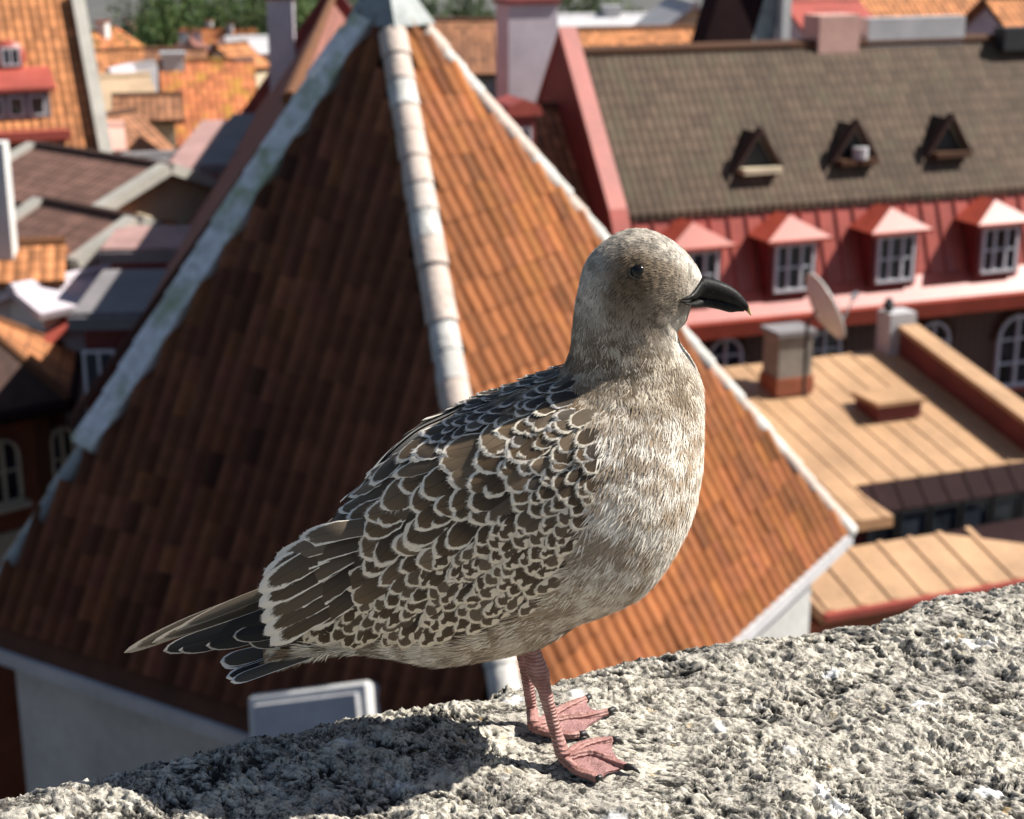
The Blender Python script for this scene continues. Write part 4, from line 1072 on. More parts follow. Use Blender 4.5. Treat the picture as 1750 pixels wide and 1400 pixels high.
# clad wall
WB = MO - .05
zc = -MZ - .86
wallp = planar('wall', [T1(0, WB, GROUND_Z - F1.o.z), T1(LEN, WB, GROUND_Z - F1.o.z), T1(LEN, WB, zc), T1(0, WB, zc)], F1.n * -.2, M['clad'], b1, F1.d)
for (u, v, w, h) in ((1236, 622, .95, 1.35), (1404, 612, 1.0, 1.5), (1590, 600, 1.0, 1.6), (1733, 598, 1.25, 1.95), (1895, 575, 1.25, 1.95)):
    p = onplane(u, v, F1(0, WB, 0), F1.n); a, b, z = F1.ab(p)
    wn_ = window(b1, T1(a, WB + .005, z), F1.d, F1.z, F1.n, w, h, bars=(1, 2), arch=True, depth=.12, sill=M['salmon'])
    arc = [T1(a + (w / 2 + .10) * math.cos(q), WB + .06, z + h / 2 - w / 2 + (w / 2 + .10) * math.sin(q)) for q in np.linspace(0, math.pi, 15)]
    MB().tube(arc, .085, 6).build('arch_trim', M['rust'], wn_)
# dormers with small hipped metal roofs
for (u, v) in ((1190, 476), (1355, 461), (1528, 443), (1706, 425), (1885, 405)):
    p = onplane(u, v, F1(0, MO + .30, 0), F1.n); a, b, z = F1.ab(p)
    w, h, bf_ = 1.08, 1.18, MO + .30; z = -MZ - .10 + h / 2 + .08
    dm = MB().box(T1(a - w / 2 - .12, -.35, z - h / 2 - .12), F1.d * (w + .24), F1.n * (bf_ + .35), F1.z * (h + .24)).build('dormer', M['darkred'], b1)
    window(dm, T1(a, bf_ + .006, z), F1.d, F1.z, F1.n, w, h, bars=(2, 1), depth=.09)
    zt = z + h / 2 + .12; ov = .22; e0, e1, bb = a - w / 2 - .12 - ov, a + w / 2 + .12 + ov, bf_ + .28
    pk = .50
    m = MB(); A0, A1, A2, A3 = T1(e0, bb, zt), T1(e1, bb, zt), T1(e1, -.75, zt), T1(e0, -.75, zt)
    r0, r1 = T1(a, bb - .55, zt + pk), T1(a, -1.0, zt + pk)
    m.poly([A0, A1, r0]); m.poly([A1, A2, r1, r0]); m.poly([A3, A0, r0, r1]); m.poly([A0, A3, A2, A1]); m.poly([A2, A3, r1])
    m.build('dormer_roof', M['red'], dm)
    MB().box(A0 - F1.z * .07, A1 - A0, F1.n * .05, F1.z * .075).build('fascia', M['red'], dm)
# three triangular roof vents
nR = (F1.n * RZ + F1.z * RB).normalized(); pR = F1(0, 0, .16)
for k, (u, v, white) in enumerate(((1288, 285, 1), (1452, 270, 2), (1612, 258, 0))):
    p = onplane(u, v, pR, nR); a, b, z = F1.ab(p)
    s_ = .62
    vt = MB().slab([T1(a - s_, b + .05, z - .02), T1(a + s_, b + .05, z - .02), T1(a, b + .05, z + .85)], F1.n * -1.3).build('roof_vent', M['brown'], b1)
    MB().slab([T1(a - s_ * .82, b + .056, z + .03), T1(a + s_ * .82, b + .056, z + .03), T1(a, b + .056, z + .72)], F1.n * .01).build('vent_opening', M['black'], vt)
    MB().slab([T1(a - s_ * 1.12, b + .07, z - .04), T1(a - s_ * .98, b + .07, z - .04), T1(a + .0, b + .07, z + .86), T1(a, b + .07, z + .98)], F1.n * .25).build('vent_verge', M['darkbrown'], vt)
    MB().slab([T1(a + s_ * .98, b + .07, z - .04), T1(a + s_ * 1.12, b + .07, z - .04), T1(a, b + .07, z + .98), T1(a, b + .07, z + .86)], F1.n * .25).build('vent_verge', M['darkbrown'], vt)
    MB().box(T1(a - s_ * .8, b + .06, z - .12), F1.d * s_ * 1.7, F1.n * .4, F1.z * .14 - F1.n * 0).build('vent_sill', M['cream'] if white == 1 else M['rust'], vt)
    if white == 2: MB().tube([T1(a + .1, b + .3, z + .02), T1(a + .1, b + .3, z + .3)], .2, 12).build('vent_pipe', M['offwhite'], vt)
# red fire wall rising over the left verge
fw = MB(); cap_h = .62
prof = [(MO + .7, -MZ - 1.0), (MO + .7, -MZ + .1), (.3, .25), (-RB, RZ + cap_h), (-2 * RB, .5), (-2 * RB, -1)]
MB().slab([T1(-.42, b, z) for b, z in prof], F1.d * .38).build('fire_wall', M['maroon'], b1)
capw = .46
for (b0, z0), (b1_, z1) in zip(prof[1:4], prof[2:5]):
    q = [T1(-.46, b0, z0), T1(-.46 + capw, b0, z0), T1(-.46 + capw, b1_, z1), T1(-.46, b1_, z1)]
    MB().slab(q, Vector((0, 0, .10))).build('coping', M['salmon'], b1)
# lilac chimney stack at the head of the fire wall
cp = at(900, 130, 43.5) - o1
ch = MB().box(cp - F1.d * .68 - F1.n * .45 - F1.z * 1.5, F1.d * 1.36, F1.n * .9, F1.z * 3.35).build('chimney', M['lilac'], b1)
MB().box(cp - F1.d * .76 - F1.n * .53 + F1.z * 1.85, F1.d * 1.52, F1.n * 1.06, F1.z * .12).build('chimney_cap', M['darkred'], ch)
# ridge clutter of the house
for (u, v, Y, w, d_, h, mt, nm) in ((1420, 62, 43.4, 1.2, .8, .55, 'pinkwall', 'chimney'), (1560, 52, 44.2, 3.0, .4, .35, 'offwhite', 'roof_walkway')):
    q = at(u, v, Y) - o1
    MB().box(q - F1.d * w / 2 - F1.n * d_ / 2 - F1.z * .4, F1.d * w, F1.n * d_, F1.z * (h + .4)).build(nm, M[mt], b1)
bx_ = onplane(1735, 85, pR, nR) - o1
MB().box(bx_ - F1.d * .6 - F1.n * .2, F1.d * 2.0, F1.n * .5, F1.z * .6).build('roof_box', M['black'], b1)

# the lower neighbour beyond the fire wall: strip of rust tiles and a small red dormer
nb, fN, TN = house('terraced_house', 'narrow house with dark rust tiles and a tiny red dormer beside the red fire wall', 'house', F1(-3.4, -RB - .2, 0)[:2], 21.5, 5.6, 6.4, F1.o.z - 1.2, 3.4, M['darkred'], M['rust'], .15)
p = at(892, 235, 37.5); q = p - nb.location
d2 = MB().box(q - F1.d * .32 - F1.n * .8 - F1.z * .35, F1.d * .64, F1.n * .8, F1.z * .85).build('dormer', M['darkred'], nb)
window(d2, q + F1.n * .006 - F1.z * .02, F1.d, F1.z, F1.n, .44, .5, bars=(1, 0), depth=.05)
MB().slab([q + F1.d * x + F1.z * (.5 + z) + F1.n * .18 for x, z in ((-.46, 0), (.46, 0), (.36, .24), (0, .38), (-.36, .24))], F1.n * -1.1).build('dormer_roof', M['salmon'], d2)

# ================================================================== the tan sheet-metal annexe in front of it
F2 = Fr(at(1450, 700, 31), 21.5)
an = empty('annexe', F2(0, -1, 0).to_tuple()[:2] + (GROUND_Z,)); o2 = an.location.copy()
tag(an, 'low annexe with tan standing seam metal roof, raised side wall and dark glazed band', 'annexe')
n2 = (F2.z + F2.n * .2).normalized()
def P2(u, v): p = onplane(u, v, F2.o, n2); return F2.ab(p)
uvp = [(1380, 612), (1536, 602), (1742, 778), (1738, 790), (1446, 815), (1484, 888), (1430, 895), (1250, 690)]
A2 = [P2(*q) for q in uvp]; T2f = lambda a, b, z: F2(a, b, z) - o2
sl2 = lambda b: -.2 * b
a_l, a_r = A2[7][0] - .6, A2[2][0] + .5
b_t, b_m, b_b = A2[0][1], A2[3][1], A2[5][1]
rf = planar('roof', [T2f(a_l, b_m, sl2(b_m)), T2f(a_r, b_m, sl2(b_m)), T2f(a_r, b_t, sl2(b_t)), T2f(a_l, b_t, sl2(b_t))], Vector((0, 0, -.2)), M['tanmetal'], an, F2.d)
a_c = A2[4][0]
planar('roof_tongue', [T2f(a_l, b_b, sl2(b_b)), T2f(a_c + .1, b_b, sl2(b_b)), T2f(a_c - .1, b_m + .003, sl2(b_m)), T2f(a_l, b_m + .003, sl2(b_m))], Vector((0, 0, -.2)), M['tanmetal'], an, F2.d)
k = a_l + .2
while k < a_r - .1:
    bb = b_m if k > a_c - .1 else b_b
    MB().box(T2f(k, b_t, sl2(b_t)), F2.d * .05, F2.n * (bb - b_t) + F2.z * (sl2(bb) - sl2(b_t)), F2.z * .022).build('seam', M['tanmetal'], rf); k += .50
# lower slope, the tan roof's shade painted in as dark purple, and glazing
low = planar('lower_slope_shade', [T2f(a_c, b_m + .42, sl2(b_m) - .42), T2f(a_r + 2, b_m + .42, sl2(b_m) - .42), T2f(a_r + 2, b_m + .004, sl2(b_m) - .02), T2f(a_c, b_m + .004, sl2(b_m) - .02)], F2.n * -.1, M['purplemetal_and_shade'], an, F2.d)
k = a_c + .3
while k < a_r + 2:
    MB().box(T2f(k, b_m + .004, sl2(b_m) - .02), F2.d * .03, F2.n * .416 + F2.z * -.40, F2.n * .015 + F2.z * .015).build('seam', M['purplemetal_and_shade'], low); k += .5
zg = sl2(b_m) - .42
MB().box(T2f(a_l, b_t + .05, GROUND_Z - F2.o.z), F2.d * (a_r + 2 - a_l), F2.n * (b_m - b_t + .3), F2.z * (zg - .02 - GROUND_Z + F2.o.z)).build('wall', M['maroon'], an)
MB().slab([T2f(a_l, b_t + .05, zg - .03), T2f(a_l, b_m, zg - .03), T2f(a_l, b_m, sl2(b_m) - .22), T2f(a_l, b_t + .05, sl2(b_t) - .22)], F2.d * (a_r - a_l)).build('upper_wall', M['maroon'], an)
k = a_c
while k < a_r + 1.6:
    window(an, T2f(k + .35, b_m + .36, zg - .42), F2.d, F2.z, F2.n, .62, .75, 'window', .07, (0, 0), fm=M['black']); k += .68
# raised side wall with tan coping
pw0, pw1 = P2(1545, 606), P2(1742, 775)
b_0, b_1 = pw0[1], pw1[1] + .3; aw = (pw0[0] + pw1[0]) / 2
sw = MB().slab([T2f(aw, b_0, sl2(b_0) + .01), T2f(aw, b_1, sl2(b_1) + .01), T2f(aw, b_1, sl2(b_1) + .55), T2f(aw, b_0, sl2(b_0) + .55)], F2.d * .34).build('side_wall', M['maroon'], an)
MB().slab([T2f(aw - .06, b_0, sl2(b_0) + .553), T2f(aw - .06, b_1, sl2(b_1) + .553), T2f(aw + .42, b_1, sl2(b_1) + .553), T2f(aw + .42, b_0, sl2(b_0) + .553)], F2.z * .10).build('coping', M['tanmetal'], sw)
# roof hatch
q = P2(1518, 705); hb = MB().box(T2f(q[0] - .5, q[1] - .42, sl2(q[1]) - .02), F2.d * 1.0, F2.n * .8, F2.z * .30).build('skylight_box', M['maroon'], an)
MB().box(T2f(q[0] - .56, q[1] - .48, sl2(q[1]) + .28), F2.d * 1.12, F2.n * .92, F2.z * .08 - F2.n * 0).build('skylight_lid', M['tanmetal'], hb)
# grey rendered stack on a red foot
q = P2(1345, 668); st = MB().box(T2f(q[0] - .42, q[1] - .4, sl2(q[1])), F2.d * .84, F2.n * .7, F2.z * .35).build('chimney_base', M['redwall'], an)
MB().box(T2f(q[0] - .38, q[1] - .36, sl2(q[1]) + .35), F2.d * .76, F2.n * .62, F2.z * .85).build('chimney', M['dirty'], an)
MB().box(T2f(q[0] - .44, q[1] - .42, sl2(q[1]) + 1.2), F2.d * .88, F2.n * .74, F2.z * .10).build('chimney_cap', M['greywall'], an)
q = P2(1540, 606); MB().box(T2f(q[0] - .32, q[1] - .5, sl2(q[1]) - .1), F2.d * .64, F2.n * .5, F2.z * 1.0).build('vent_box', M['offwhite'], an)
MB().tube([T2f(q[0] - .22, q[1] - .25, sl2(q[1]) + .9), T2f(q[0] - .22, q[1] - .25, sl2(q[1]) + 1.05), T2f(q[0] - .22, q[1] - .25, sl2(q[1]) + 1.2)], [.07, .13, .05], 10).build('cowl', M['black'], an)
# satellite dish: a shallow bowl seen nearly edge on
dc = at(1412, 522, 30.2); dish = empty('satellite_dish', dc + Vector((0.1, .2, -1.5)))
tag(dish, 'grey white satellite dish on a bent mast above the tan annexe roof', 'satellite dish')
DL = lambda p: p - dish.location
ax = Vector((.9, .20, .42)).normalized(); e1 = ax.cross(Vector((0, 0, 1))).normalized(); e2 = e1.cross(ax)
vs_, fs_ = [], []
for s_, dep in ((0, 0), (1, .03)):
    for i in range(8):
        r_ = .70 * i / 7
        for j in range(28):
            w = 2 * math.pi * j / 28; p = dc + (e1 * math.cos(w) + e2 * math.sin(w)) * max(r_, .01) - ax * (.20 * (1 - (r_ / .70)**2) + dep)
            vs_.append(tuple(DL(p)))
g1 = grid_faces(8, 28, True); fs_ = np.concatenate([g1, g1[:, ::-1] + 8 * 28, np.stack([7 * 28 + np.arange(28), 7 * 28 + (np.arange(28) + 1) % 28, 15 * 28 + (np.arange(28) + 1) % 28, 15 * 28 + np.arange(28)], 1)])
link('reflector', mesh_np('reflector', vs_, fs_, M['dish'], True), dish)
MB().tube([DL(dc - ax * .22), DL(dc - ax * .40 - Vector((0, 0, .15))), DL(dc - ax * .4 - Vector((0, 0, 1.6)))], .035, 8).build('mast', M['black'], dish)
MB().tube([DL(dc - ax * .1 - e2 * .68), DL(dc + ax * .55 - e2 * .12)], .02, 6).build('feed_arm', M['lead'], dish)
MB().tube([DL(dc + ax * .5 - e2 * .12), DL(dc + ax * .66 - e2 * .06)], [.06, .05], 10).build('feed_horn', M['offwhite'], dish)

# ================================================================== nearer porch roof under the annexe
F3 = Fr(at(1560, 985, 26), 21.5)
po = empty('porch', F3(0, -1, 0).to_tuple()[:2] + (GROUND_Z,)); o3 = po.location.copy()
tag(po, 'lower tan ribbed porch roof with a shade coloured side slope beside the white tower wall', 'porch')
T3 = lambda a, b, z: F3(a, b, z) - o3
n3 = (F3.z + F3.n * .28).normalized(); P3 = lambda u, v: F3.ab(onplane(u, v, F3.o, n3)); s3 = lambda b: -.28 * b
l0, l1 = P3(1405, 1040)[0] - .05, P3(1600, 905)[0]
bt, bb = P3(1560, 918)[1], P3(1450, 1040)[1]
rf3 = planar('roof', [T3(l0, bb, s3(bb)), T3(l1 + 3.2, bb, s3(bb)), T3(l1, bt, s3(bt)), T3(l0 - .2, bt, s3(bt))], Vector((0, 0, -.2)), M['tanmetal'], po, F3.d)
for k in range(7):
    a = l0 + .62 * k + .1
    MB().box(T3(a, bt, s3(bt)), F3.d * .12, F3.n * (bb - bt) + F3.z * (s3(bb) - s3(bt)), F3.z * .035).build('rib', M['tanmetal'], rf3)
planar('side_slope_shade', [T3(l1 + 3.2, bb, s3(bb) + .002), T3(l1 + 8, bb, s3(bb) + .1), T3(l1 + 6, bt, s3(bt) + .1), T3(l1 + .0, bt, s3(bt) + .002)], Vector((0, 0, -.2)), M['purplemetal_and_shade'], po, F3.d)  # shade over the porch roof, put into a dark purple colour
MB().box(T3(l0, bt + .03, GROUND_Z - F3.o.z), F3.d * 6, F3.n * (bb - bt - .2), F3.z * (s3(bb) - .3 - GROUND_Z + F3.o.z)).build('wall', M['redwall'], po)
MB().box(T3(l0, bb + .002, s3(bb) - .12), F3.d * (l1 + 3.2 - l0), F3.n * .12, F3.z * .12).build('gutter', M['salmon'], po)

# ================================================================== the long red house behind the tower's left hip
zE = -6.75; eN, eF = atz(150, 690, zE), atz(402, 250, zE)
dr = Vector((eF.x - eN.x, eF.y - eN.y, 0)); Lr = dr.length; deg5 = math.degrees(math.atan2(dr.y, dr.x))
F5 = Fr(eN, deg5)                                       # d runs away from the viewer, n to the right
lh = empty('long_house', F5(Lr / 2, 3.2, 0).to_tuple()[:2] + (GROUND_Z,)); o5 = lh.location.copy()
tag(lh, 'long maroon house with steep red brown roof and three box dormers behind the tower', 'house')
T5 = lambda a, b, z: F5(a, b, z) - o5
RU, RI = 3.3, 4.4
for (b0, b1_) in ((-.25, RU), (2 * RU + .25, RU)):
    z0 = -.25 * RI / RU
    pts = [T5(-.2, b0, z0), T5(Lr, b0, z0), T5(Lr, b1_, RI), T5(-.2, b1_, RI)]
    planar('roof', pts, Vector((0, 0, .18)), M['redbrown'], lh, F5.d)
MB().slab([T5(0, b, z) for b, z in ((0, GROUND_Z - F5.o.z), (2 * RU, GROUND_Z - F5.o.z), (2 * RU, 0), (RU, RI - .02), (0, 0))], F5.d * (Lr - .2)).build('wall', M['maroon'], lh)
q = [T5(Lr - .1, -.35, -.45), T5(Lr - .1, RU, RI + .05), T5(Lr - .1, 2 * RU + .3, -.4)]
for a_, b_ in ((0, 1), (1, 2)):
    MB().slab([q[a_], q[b_], q[b_] + Vector((0, 0, .75)), q[a_] + Vector((0, 0, .75))], F5.d * .4).build('verge', M['darkred'], lh)
MB().tube([T5(0, RU, RI + .25), T5(Lr, RU, RI + .25)], .12, 8).build('ridge_cap', M['orange'], lh)
ZD = 1.35
for (ul, y0, y1, tm, tm_shade, hgt) in ((287, 212, 300, 'pinksheet', 'slate', 1.3), (188, 398, 432, 'pinksheet', None, 1.2), (142, 474, 542, 'slate', None, 2.3)):
    pf, pb = atz(ul, y1, zE + ZD), atz(ul + (60 if y1 == 300 else 20), y0, zE + ZD)
    a0, b0, _z = F5.ab(pf); a1, b1_, _z = F5.ab(pb); a0 = max(a0, -.1)
    dmr = MB().box(T5(a0, b0, ZD - hgt), F5.d * (a1 - a0), F5.n * (1.4 - b0), F5.z * hgt).build('dormer', M['darkred'], lh)
    ms = b0 + (1.4 - b0) * (.42 if tm_shade else 1)
    MB().box(T5(a0 - .15, b0 - .15, ZD), F5.d * (a1 - a0 + .3), F5.n * (ms - b0 + .15), F5.z * .10).build('dormer_roof', M[tm], dmr)
    if tm_shade: MB().box(T5(a0 - .15, ms + .002, ZD + .02), F5.d * (a1 - a0 + .3), F5.n * (1.3 - ms), F5.z * .25).build('dormer_roof', M[tm_shade], dmr)  # right part of the long dormer's top: shade painted in slate grey
    MB().box(T5(a0 - .22, b0 - .2, ZD - .16), F5.d * .07, F5.n * (1.5 - b0), F5.z * .2).build('fascia', M['salmon'] if tm_shade else M['slate'], dmr)
    window(dmr, T5(a0 - .006, (b0 + .4) / 2, ZD - .16 - hgt * .38), F5.n, F5.z, F5.d * -1, .5, hgt * .45, bars=(1, 0), depth=.05)
cc = at(485, 150, 50) - o5
c5 = MB().box(cc - F5.d * .45 - F5.n * .38 - F5.z * .6, F5.d * .9, F5.n * .76, F5.z * 3.2).build('chimney', M['lilac'], lh)
MB().box(cc - F5.d * .52 - F5.n * .46 + F5.z * 2.6, F5.d * 1.04, F5.n * .92, F5.z * .22).build('chimney_cap', M['redwall'], c5)

# ================================================================== corner house low on the left
K1 = at(118, 692, 26.5); zK = K1.z; K2 = atz(-190, 752, zK); K3 = atz(133, 606, zK); K4 = K2 + K3 - K1
pkc = (K2 + K3) / 2; PK = at(-62, 538, pkc.y)
h6 = empty('corner_house', (pkc.x, pkc.y, GROUND_Z)); o6 = h6.location.copy(); T6 = lambda p: Vector(p) - o6
tag(h6, 'rust walled corner house with hipped roof, orange on its sunny slope, dark brown in front', 'house')
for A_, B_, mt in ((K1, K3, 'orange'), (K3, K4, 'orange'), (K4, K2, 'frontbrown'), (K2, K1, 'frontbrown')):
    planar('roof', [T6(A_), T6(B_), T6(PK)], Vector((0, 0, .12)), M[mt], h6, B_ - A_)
for A_ in (K1, K2, K3, K4): MB().tube([T6(A_) + Vector((0, 0, .1)), T6(PK) + Vector((0, 0, .1))], .09, 8).build('hip_cap', M['orange'], h6)
for A_, B_ in ((K2, K1), (K1, K3)): MB().tube([T6(A_), T6(B_)], .13, 8).build('gutter', M['purplemetal_and_shade'], h6)
ins6 = lambda p: p + (Vector((pkc.x, pkc.y, p.z)) - p).normalized() * .55
w6 = [ins6(p) for p in (K1, K3, K4, K2)]
MB().slab([T6(Vector((p.x, p.y, GROUND_Z))) for p in w6], (0, 0, zK - GROUND_Z + .05)).build('wall', M['redwall'], h6)
u6 = (w6[0] - w6[3]).normalized(); n6 = Vector((u6.y, -u6.x, 0)).normalized(); n6 = n6 if n6.y < 0 else -n6
for uu, vv in ((2, 805), (104, 782), (-90, 830)):
    p = onplane(uu, vv, w6[0], n6)
    window(h6, T6(p) + n6 * .006, u6, Vector((0, 0, 1)), n6, .46 if uu > 50 else .62, 1.15, bars=(1, 1), depth=.12, fm=M['cream'], arch=True, sill=M['cream'])
p0 = onplane(-190, 925, w6[0], n6); p1 = onplane(60, 872, w6[0], n6); L6 = (p1 - p0).dot(u6)
MB().box(T6(Vector((p0.x, p0.y, zK - 2.6))) + n6 * .003, u6 * ((w6[0] - p0).dot(u6)), n6 * .10, Vector((0, 0, .45))).build('string_course', M['cream'], h6)
MB().box(T6(w6[0]) - u6 * .22 + n6 * .004 - Vector((0, 0, 3.2)), u6 * .26, n6 * .10, Vector((0, 0, 3.0))).build('pilaster', M['orange'], h6)
# ================================================================== named houses of the middle distance
def ridge_house(name, label, u, v, Y, deg, length, width, rise, wall, roof, **k):
    p = at(u, v, Y); return house(name, label, 'house', p[:2], deg, length, width, p.z - rise, rise, M[wall], M[roof], **k)
# tall steep orange roof, top left
h, f, T = ridge_house('gabled_house', 'tall house with steep orange roof, white verge and red framed openings', -35, 2, 47, 24, 4.6, 7.0, 5.2, 'offwhite', 'orange', verge=M['stonetrim'], vh=.42)
W2 = 3.5; nrm = (f.n * 5.2 + f.z * W2).normalized(); zt = at(-35, 2, 47).z
def on_roof(u, v):
    p = onplane(u, v, Vector((f.o.x, f.o.y, zt + .18)), nrm); return p - h.location
p = on_roof(15, 95); ow = MB().tube([p - f.n * .6, p + f.n * .35], .42, 18).build('round_dormer', M['salmon'], h, True)
window(ow, p + f.n * .36, f.d, f.z, f.n, .5, .5, bars=(1, 0), depth=.05)
p = on_roof(20, 180); dm = MB().box(p - f.d * 1.3 - f.n * 1.2 - f.z * .35, f.d * 2.3, f.n * 1.5, f.z * .75).build('dormer', M['greywall'], h)
MB().slab([p - f.d * 1.45 + f.n * .55 + f.z * .40, p + f.d * 1.15 + f.n * .55 + f.z * .40, p + f.d * 1.15 - f.n * .9 + f.z * 1.0, p - f.d * 1.45 - f.n * .9 + f.z * 1.0], f.z * .1).build('dormer_roof', M['salmon'], dm)
for s_ in (-.9, -.35, .2, .75): window(dm, p + f.d * (s_ - .12) + f.n * .306, f.d, f.z, f.n, .42, .55, bars=(0, 0), depth=.05)
p = on_roof(60, 238); MB().box(p - f.d * 1.0 - f.n * .1, f.d * 1.9, f.n * .5, f.z * .25).build('ledge', M['salmon'], h)
# brown-roofed houses below it
ridge_house('gabled_house', 'house with ribbed brown roof and curved pale verge below the tall orange roof', 168, 278, 38, -42, 4.6, 3.6, .7, 'cream', 'darkbrown', verge=M['stonetrim'])
ridge_house('gabled_house', 'low house with plain brown roof and a pale end wall beside the box dormers', 150, 372, 33, -42, 2.6, 2.2, .5, 'tanwall', 'darkbrown', verge=M['stonetrim'], chim=[(-1.6, -.3, -9.5, .4, .4, 2.6, M['stonetrim'], M['stonetrim'])])
MBw = MB().box(at(-20, 420, 30) - Vector((0, 0, 12)), (.44, 0, 0), (0, .35, 0), (0, 0, 13.9)); ww = MBw.build('white_gable', M['white']); tag(ww, 'narrow bright white gable wall standing by the brown roofs', 'wall')
ridge_house('small_house', 'small house with flat orange roof and white wall under the brown roofs', 15, 432, 30.5, 12, 1.5, 1.7, .35, 'white', 'orange')
ridge_house('small_house', 'small house with pale lilac metal roof beside the red box dormers', 108, 492, 30, 52, 1.7, 1.0, .2, 'white', 'lilac')
ridge_house('small_house', 'small house with salmon metal roof above the orange hipped roof', 55, 545, 30, -35, 1.8, .8, .15, 'darkred', 'salmon')
ridge_house('small_house', 'small pink walled house with orange roof beside maroon box dormers', 212, 378, 36, 60, 1.6, 1.2, .4, 'pinkwall', 'orange')
# orange roof with yellow lichen, dark gable
ridge_house('gabled_house', 'gabled house with bright orange roof patched with yellow lichen and dark grey gable', 352, 112, 62, 14, 2.9, 5.4, 2.4, 'greywall', 'orange2', chim=[(-1.2, .1, -7.0, .8, .6, 2.5, M['white'], M['offwhite']), (1.4, -.2, -6.8, .6, .5, 2.0, M['white'], M['offwhite'])])
ridge_house('gabled_house', 'cream walled gabled house under the lichen patched orange roof', 252, 172, 55, 12, 1.7, 2.6, .5, 'cream', 'rust')
ridge_house('gabled_house', 'house with tan tiled roof and white stepped dormers beside the white verge', 165, 140, 58, 30, 3.2, 4.5, 2.2, 'tanwall', 'tanwall')
ridge_house('small_house', 'small white gabled house with lilac roof among the left rooftops', 205, 125, 63, 80, 1.6, 1.8, 1.4, 'offwhite', 'lilac', chim=[(.3, .4, -7.9, .5, .5, 1.3, M['white'], M['white'])])
ridge_house('small_house', 'small white gabled house with grey roof among the left rooftops', 235, 118, 66, 70, 1.8, 1.6, 1.2, 'offwhite', 'greywall')
# the jumble of little roofs between them
for (u, v, Y, dg, ln_, wd_, rs_, wl_, rf_, lab) in (
    (190, 205, 50, 65, 2.2, 2.4, 1.0, 'tanwall', 'rust', 'small tan walled house with rust roof below the white stepped dormers'),
    (150, 225, 47, 15, 1.8, 1.6, .5, 'white', 'pinkwall', 'small white house with pink roof at the foot of the pale verge'),
    (262, 275, 46, 20, 1.5, 1.5, .6, 'cream', 'greywall', 'small cream house with grey roof beside the two toned box dormer'),
    (230, 300, 42, 75, 1.6, 1.4, .6, 'stonetrim', 'redbrown', 'small pale house with red brown roof beside the two toned box dormer'),
    (300, 92, 72, 10, 2.4, 2.6, .8, 'offwhite', 'rust', 'small pale house with rust roof behind the lichen patched roof'),
    (395, 82, 76, 60, 2.0, 2.4, .9, 'cream', 'orange', 'small cream house with orange roof behind the lichen patched roof'),
    (440, 70, 82, 20, 3.0, 2.4, .6, 'cream', 'offwhite', 'small cream house with pale roof near the white chimney'),
    (150, 95, 72, 25, 2.2, 2.4, .9, 'pinkwall', 'orange', 'small pink walled house with orange roof near the pale verge'),
    (245, 90, 80, 5, 3.0, 2.6, .8, 'tanwall', 'orange', 'small tan walled house with orange roof under the far grove'),
    (60, 330, 38, 35, 2.0, 1.4, .6, 'cream', 'pinkwall', 'small cream house with pink roof near the narrow white gable'),
    (95, 300, 40, 40, 1.0, 1.0, .7, 'white', 'offwhite', 'tiny white house with pale roof near the narrow white gable'),
    (250, 345, 39, 55, 1.6, 1.2, .5, 'pinkwall', 'orange', 'small pink walled house with orange roof beside the brown verge'),
    (60, 470, 33, 30, 1.6, 1.2, .4, 'cream', 'rust', 'small cream house with rust roof above the salmon ridge'),
    (165, 455, 33, 48, 1.5, .9, .3, 'pinkwall', 'stonetrim', 'small pink walled house with stone grey roof by the maroon dormers'),
    (20, 500, 31, -20, 1.6, 1.0, .3, 'pinkwall', 'salmon', 'small pink walled house with salmon roof above the corner house')):
    ridge_house('small_house', lab, u, v, Y, dg, ln_, wd_, rs_, wl_, rf_, over=.12)
# roofs seen over the head of the tower's right side
ridge_house('gabled_house', 'house with grey green dormer front and rust tiled roof beyond the tower cap', 815, 42, 66, 5, 3.2, 5, 1.6, 'lead', 'rust', wins=[('f', -1.0, -6.2, .6, .8), ('f', 0, -6.2, .6, .8), ('f', 1.0, -6.2, .6, .8)])
ridge_house('gabled_house', 'long house with bright orange tiled strip roof behind the brown roof', 1075, 58, 58, 14, 5.6, 5.0, 1.3, 'white', 'orange')
ridge_house('gabled_house', 'white house with pale flat roof line behind the orange strip roof', 1030, 33, 74, 10, 6.0, 5.0, .6, 'offwhite', 'offwhite', chim=[(.4, 0, -5.0, .7, .6, 1.5, M['white'], M['offwhite'])])
ridge_house('gabled_house', 'cream house with wide pale gable behind the dark leaning stack', 1165, 8, 66, 95, 5.0, 5.0, 2.0, 'cream', 'offwhite')
p = at(1215, 75, 48); stk = empty('leaning_stack', p - Vector((0, 0, 8))); f = Fr((0, 0, 8), 20)
MB().slab([f(-.5, 0, -1), f(1.0, 0, -1), f(2.4, -.4, 3.0), f(.9, -.4, 3.0)], f.n * -.9).build('sheet_face', M['purplemetal_and_shade'], stk)
MB().slab([f(1.01, 0, -1), f(2.0, -.1, -1), f(2.6, -.4, 3.0), f(2.41, -.4, 3.0)], f.n * -.9).build('side_face', M['lead'], stk)
MB().box(f(2.25, .05, -1.2), f.d * .28, f.n * -.3, f.z * 4.2).build('post', M['white'], stk)
MB().box(f(-.4, .1, -8), f.d * 3.0, f.n * -1.4, f.z * 7).build('shaft', M['greywall'], stk)
tag(stk, 'dark slanted sheet metal stack with white post behind the brown roof', 'chimney')
ridge_house('gabled_house', 'grey fronted house with glowing orange gable strips at the right skyline', 1530, -8, 62, 24, 8.0, 5.0, 2.2, 'lead', 'orange', wins=[('f', -1.2, -5.6, .6, .9), ('f', 0.2, -5.6, .6, .9), ('f', 1.6, -5.6, .6, .9)])
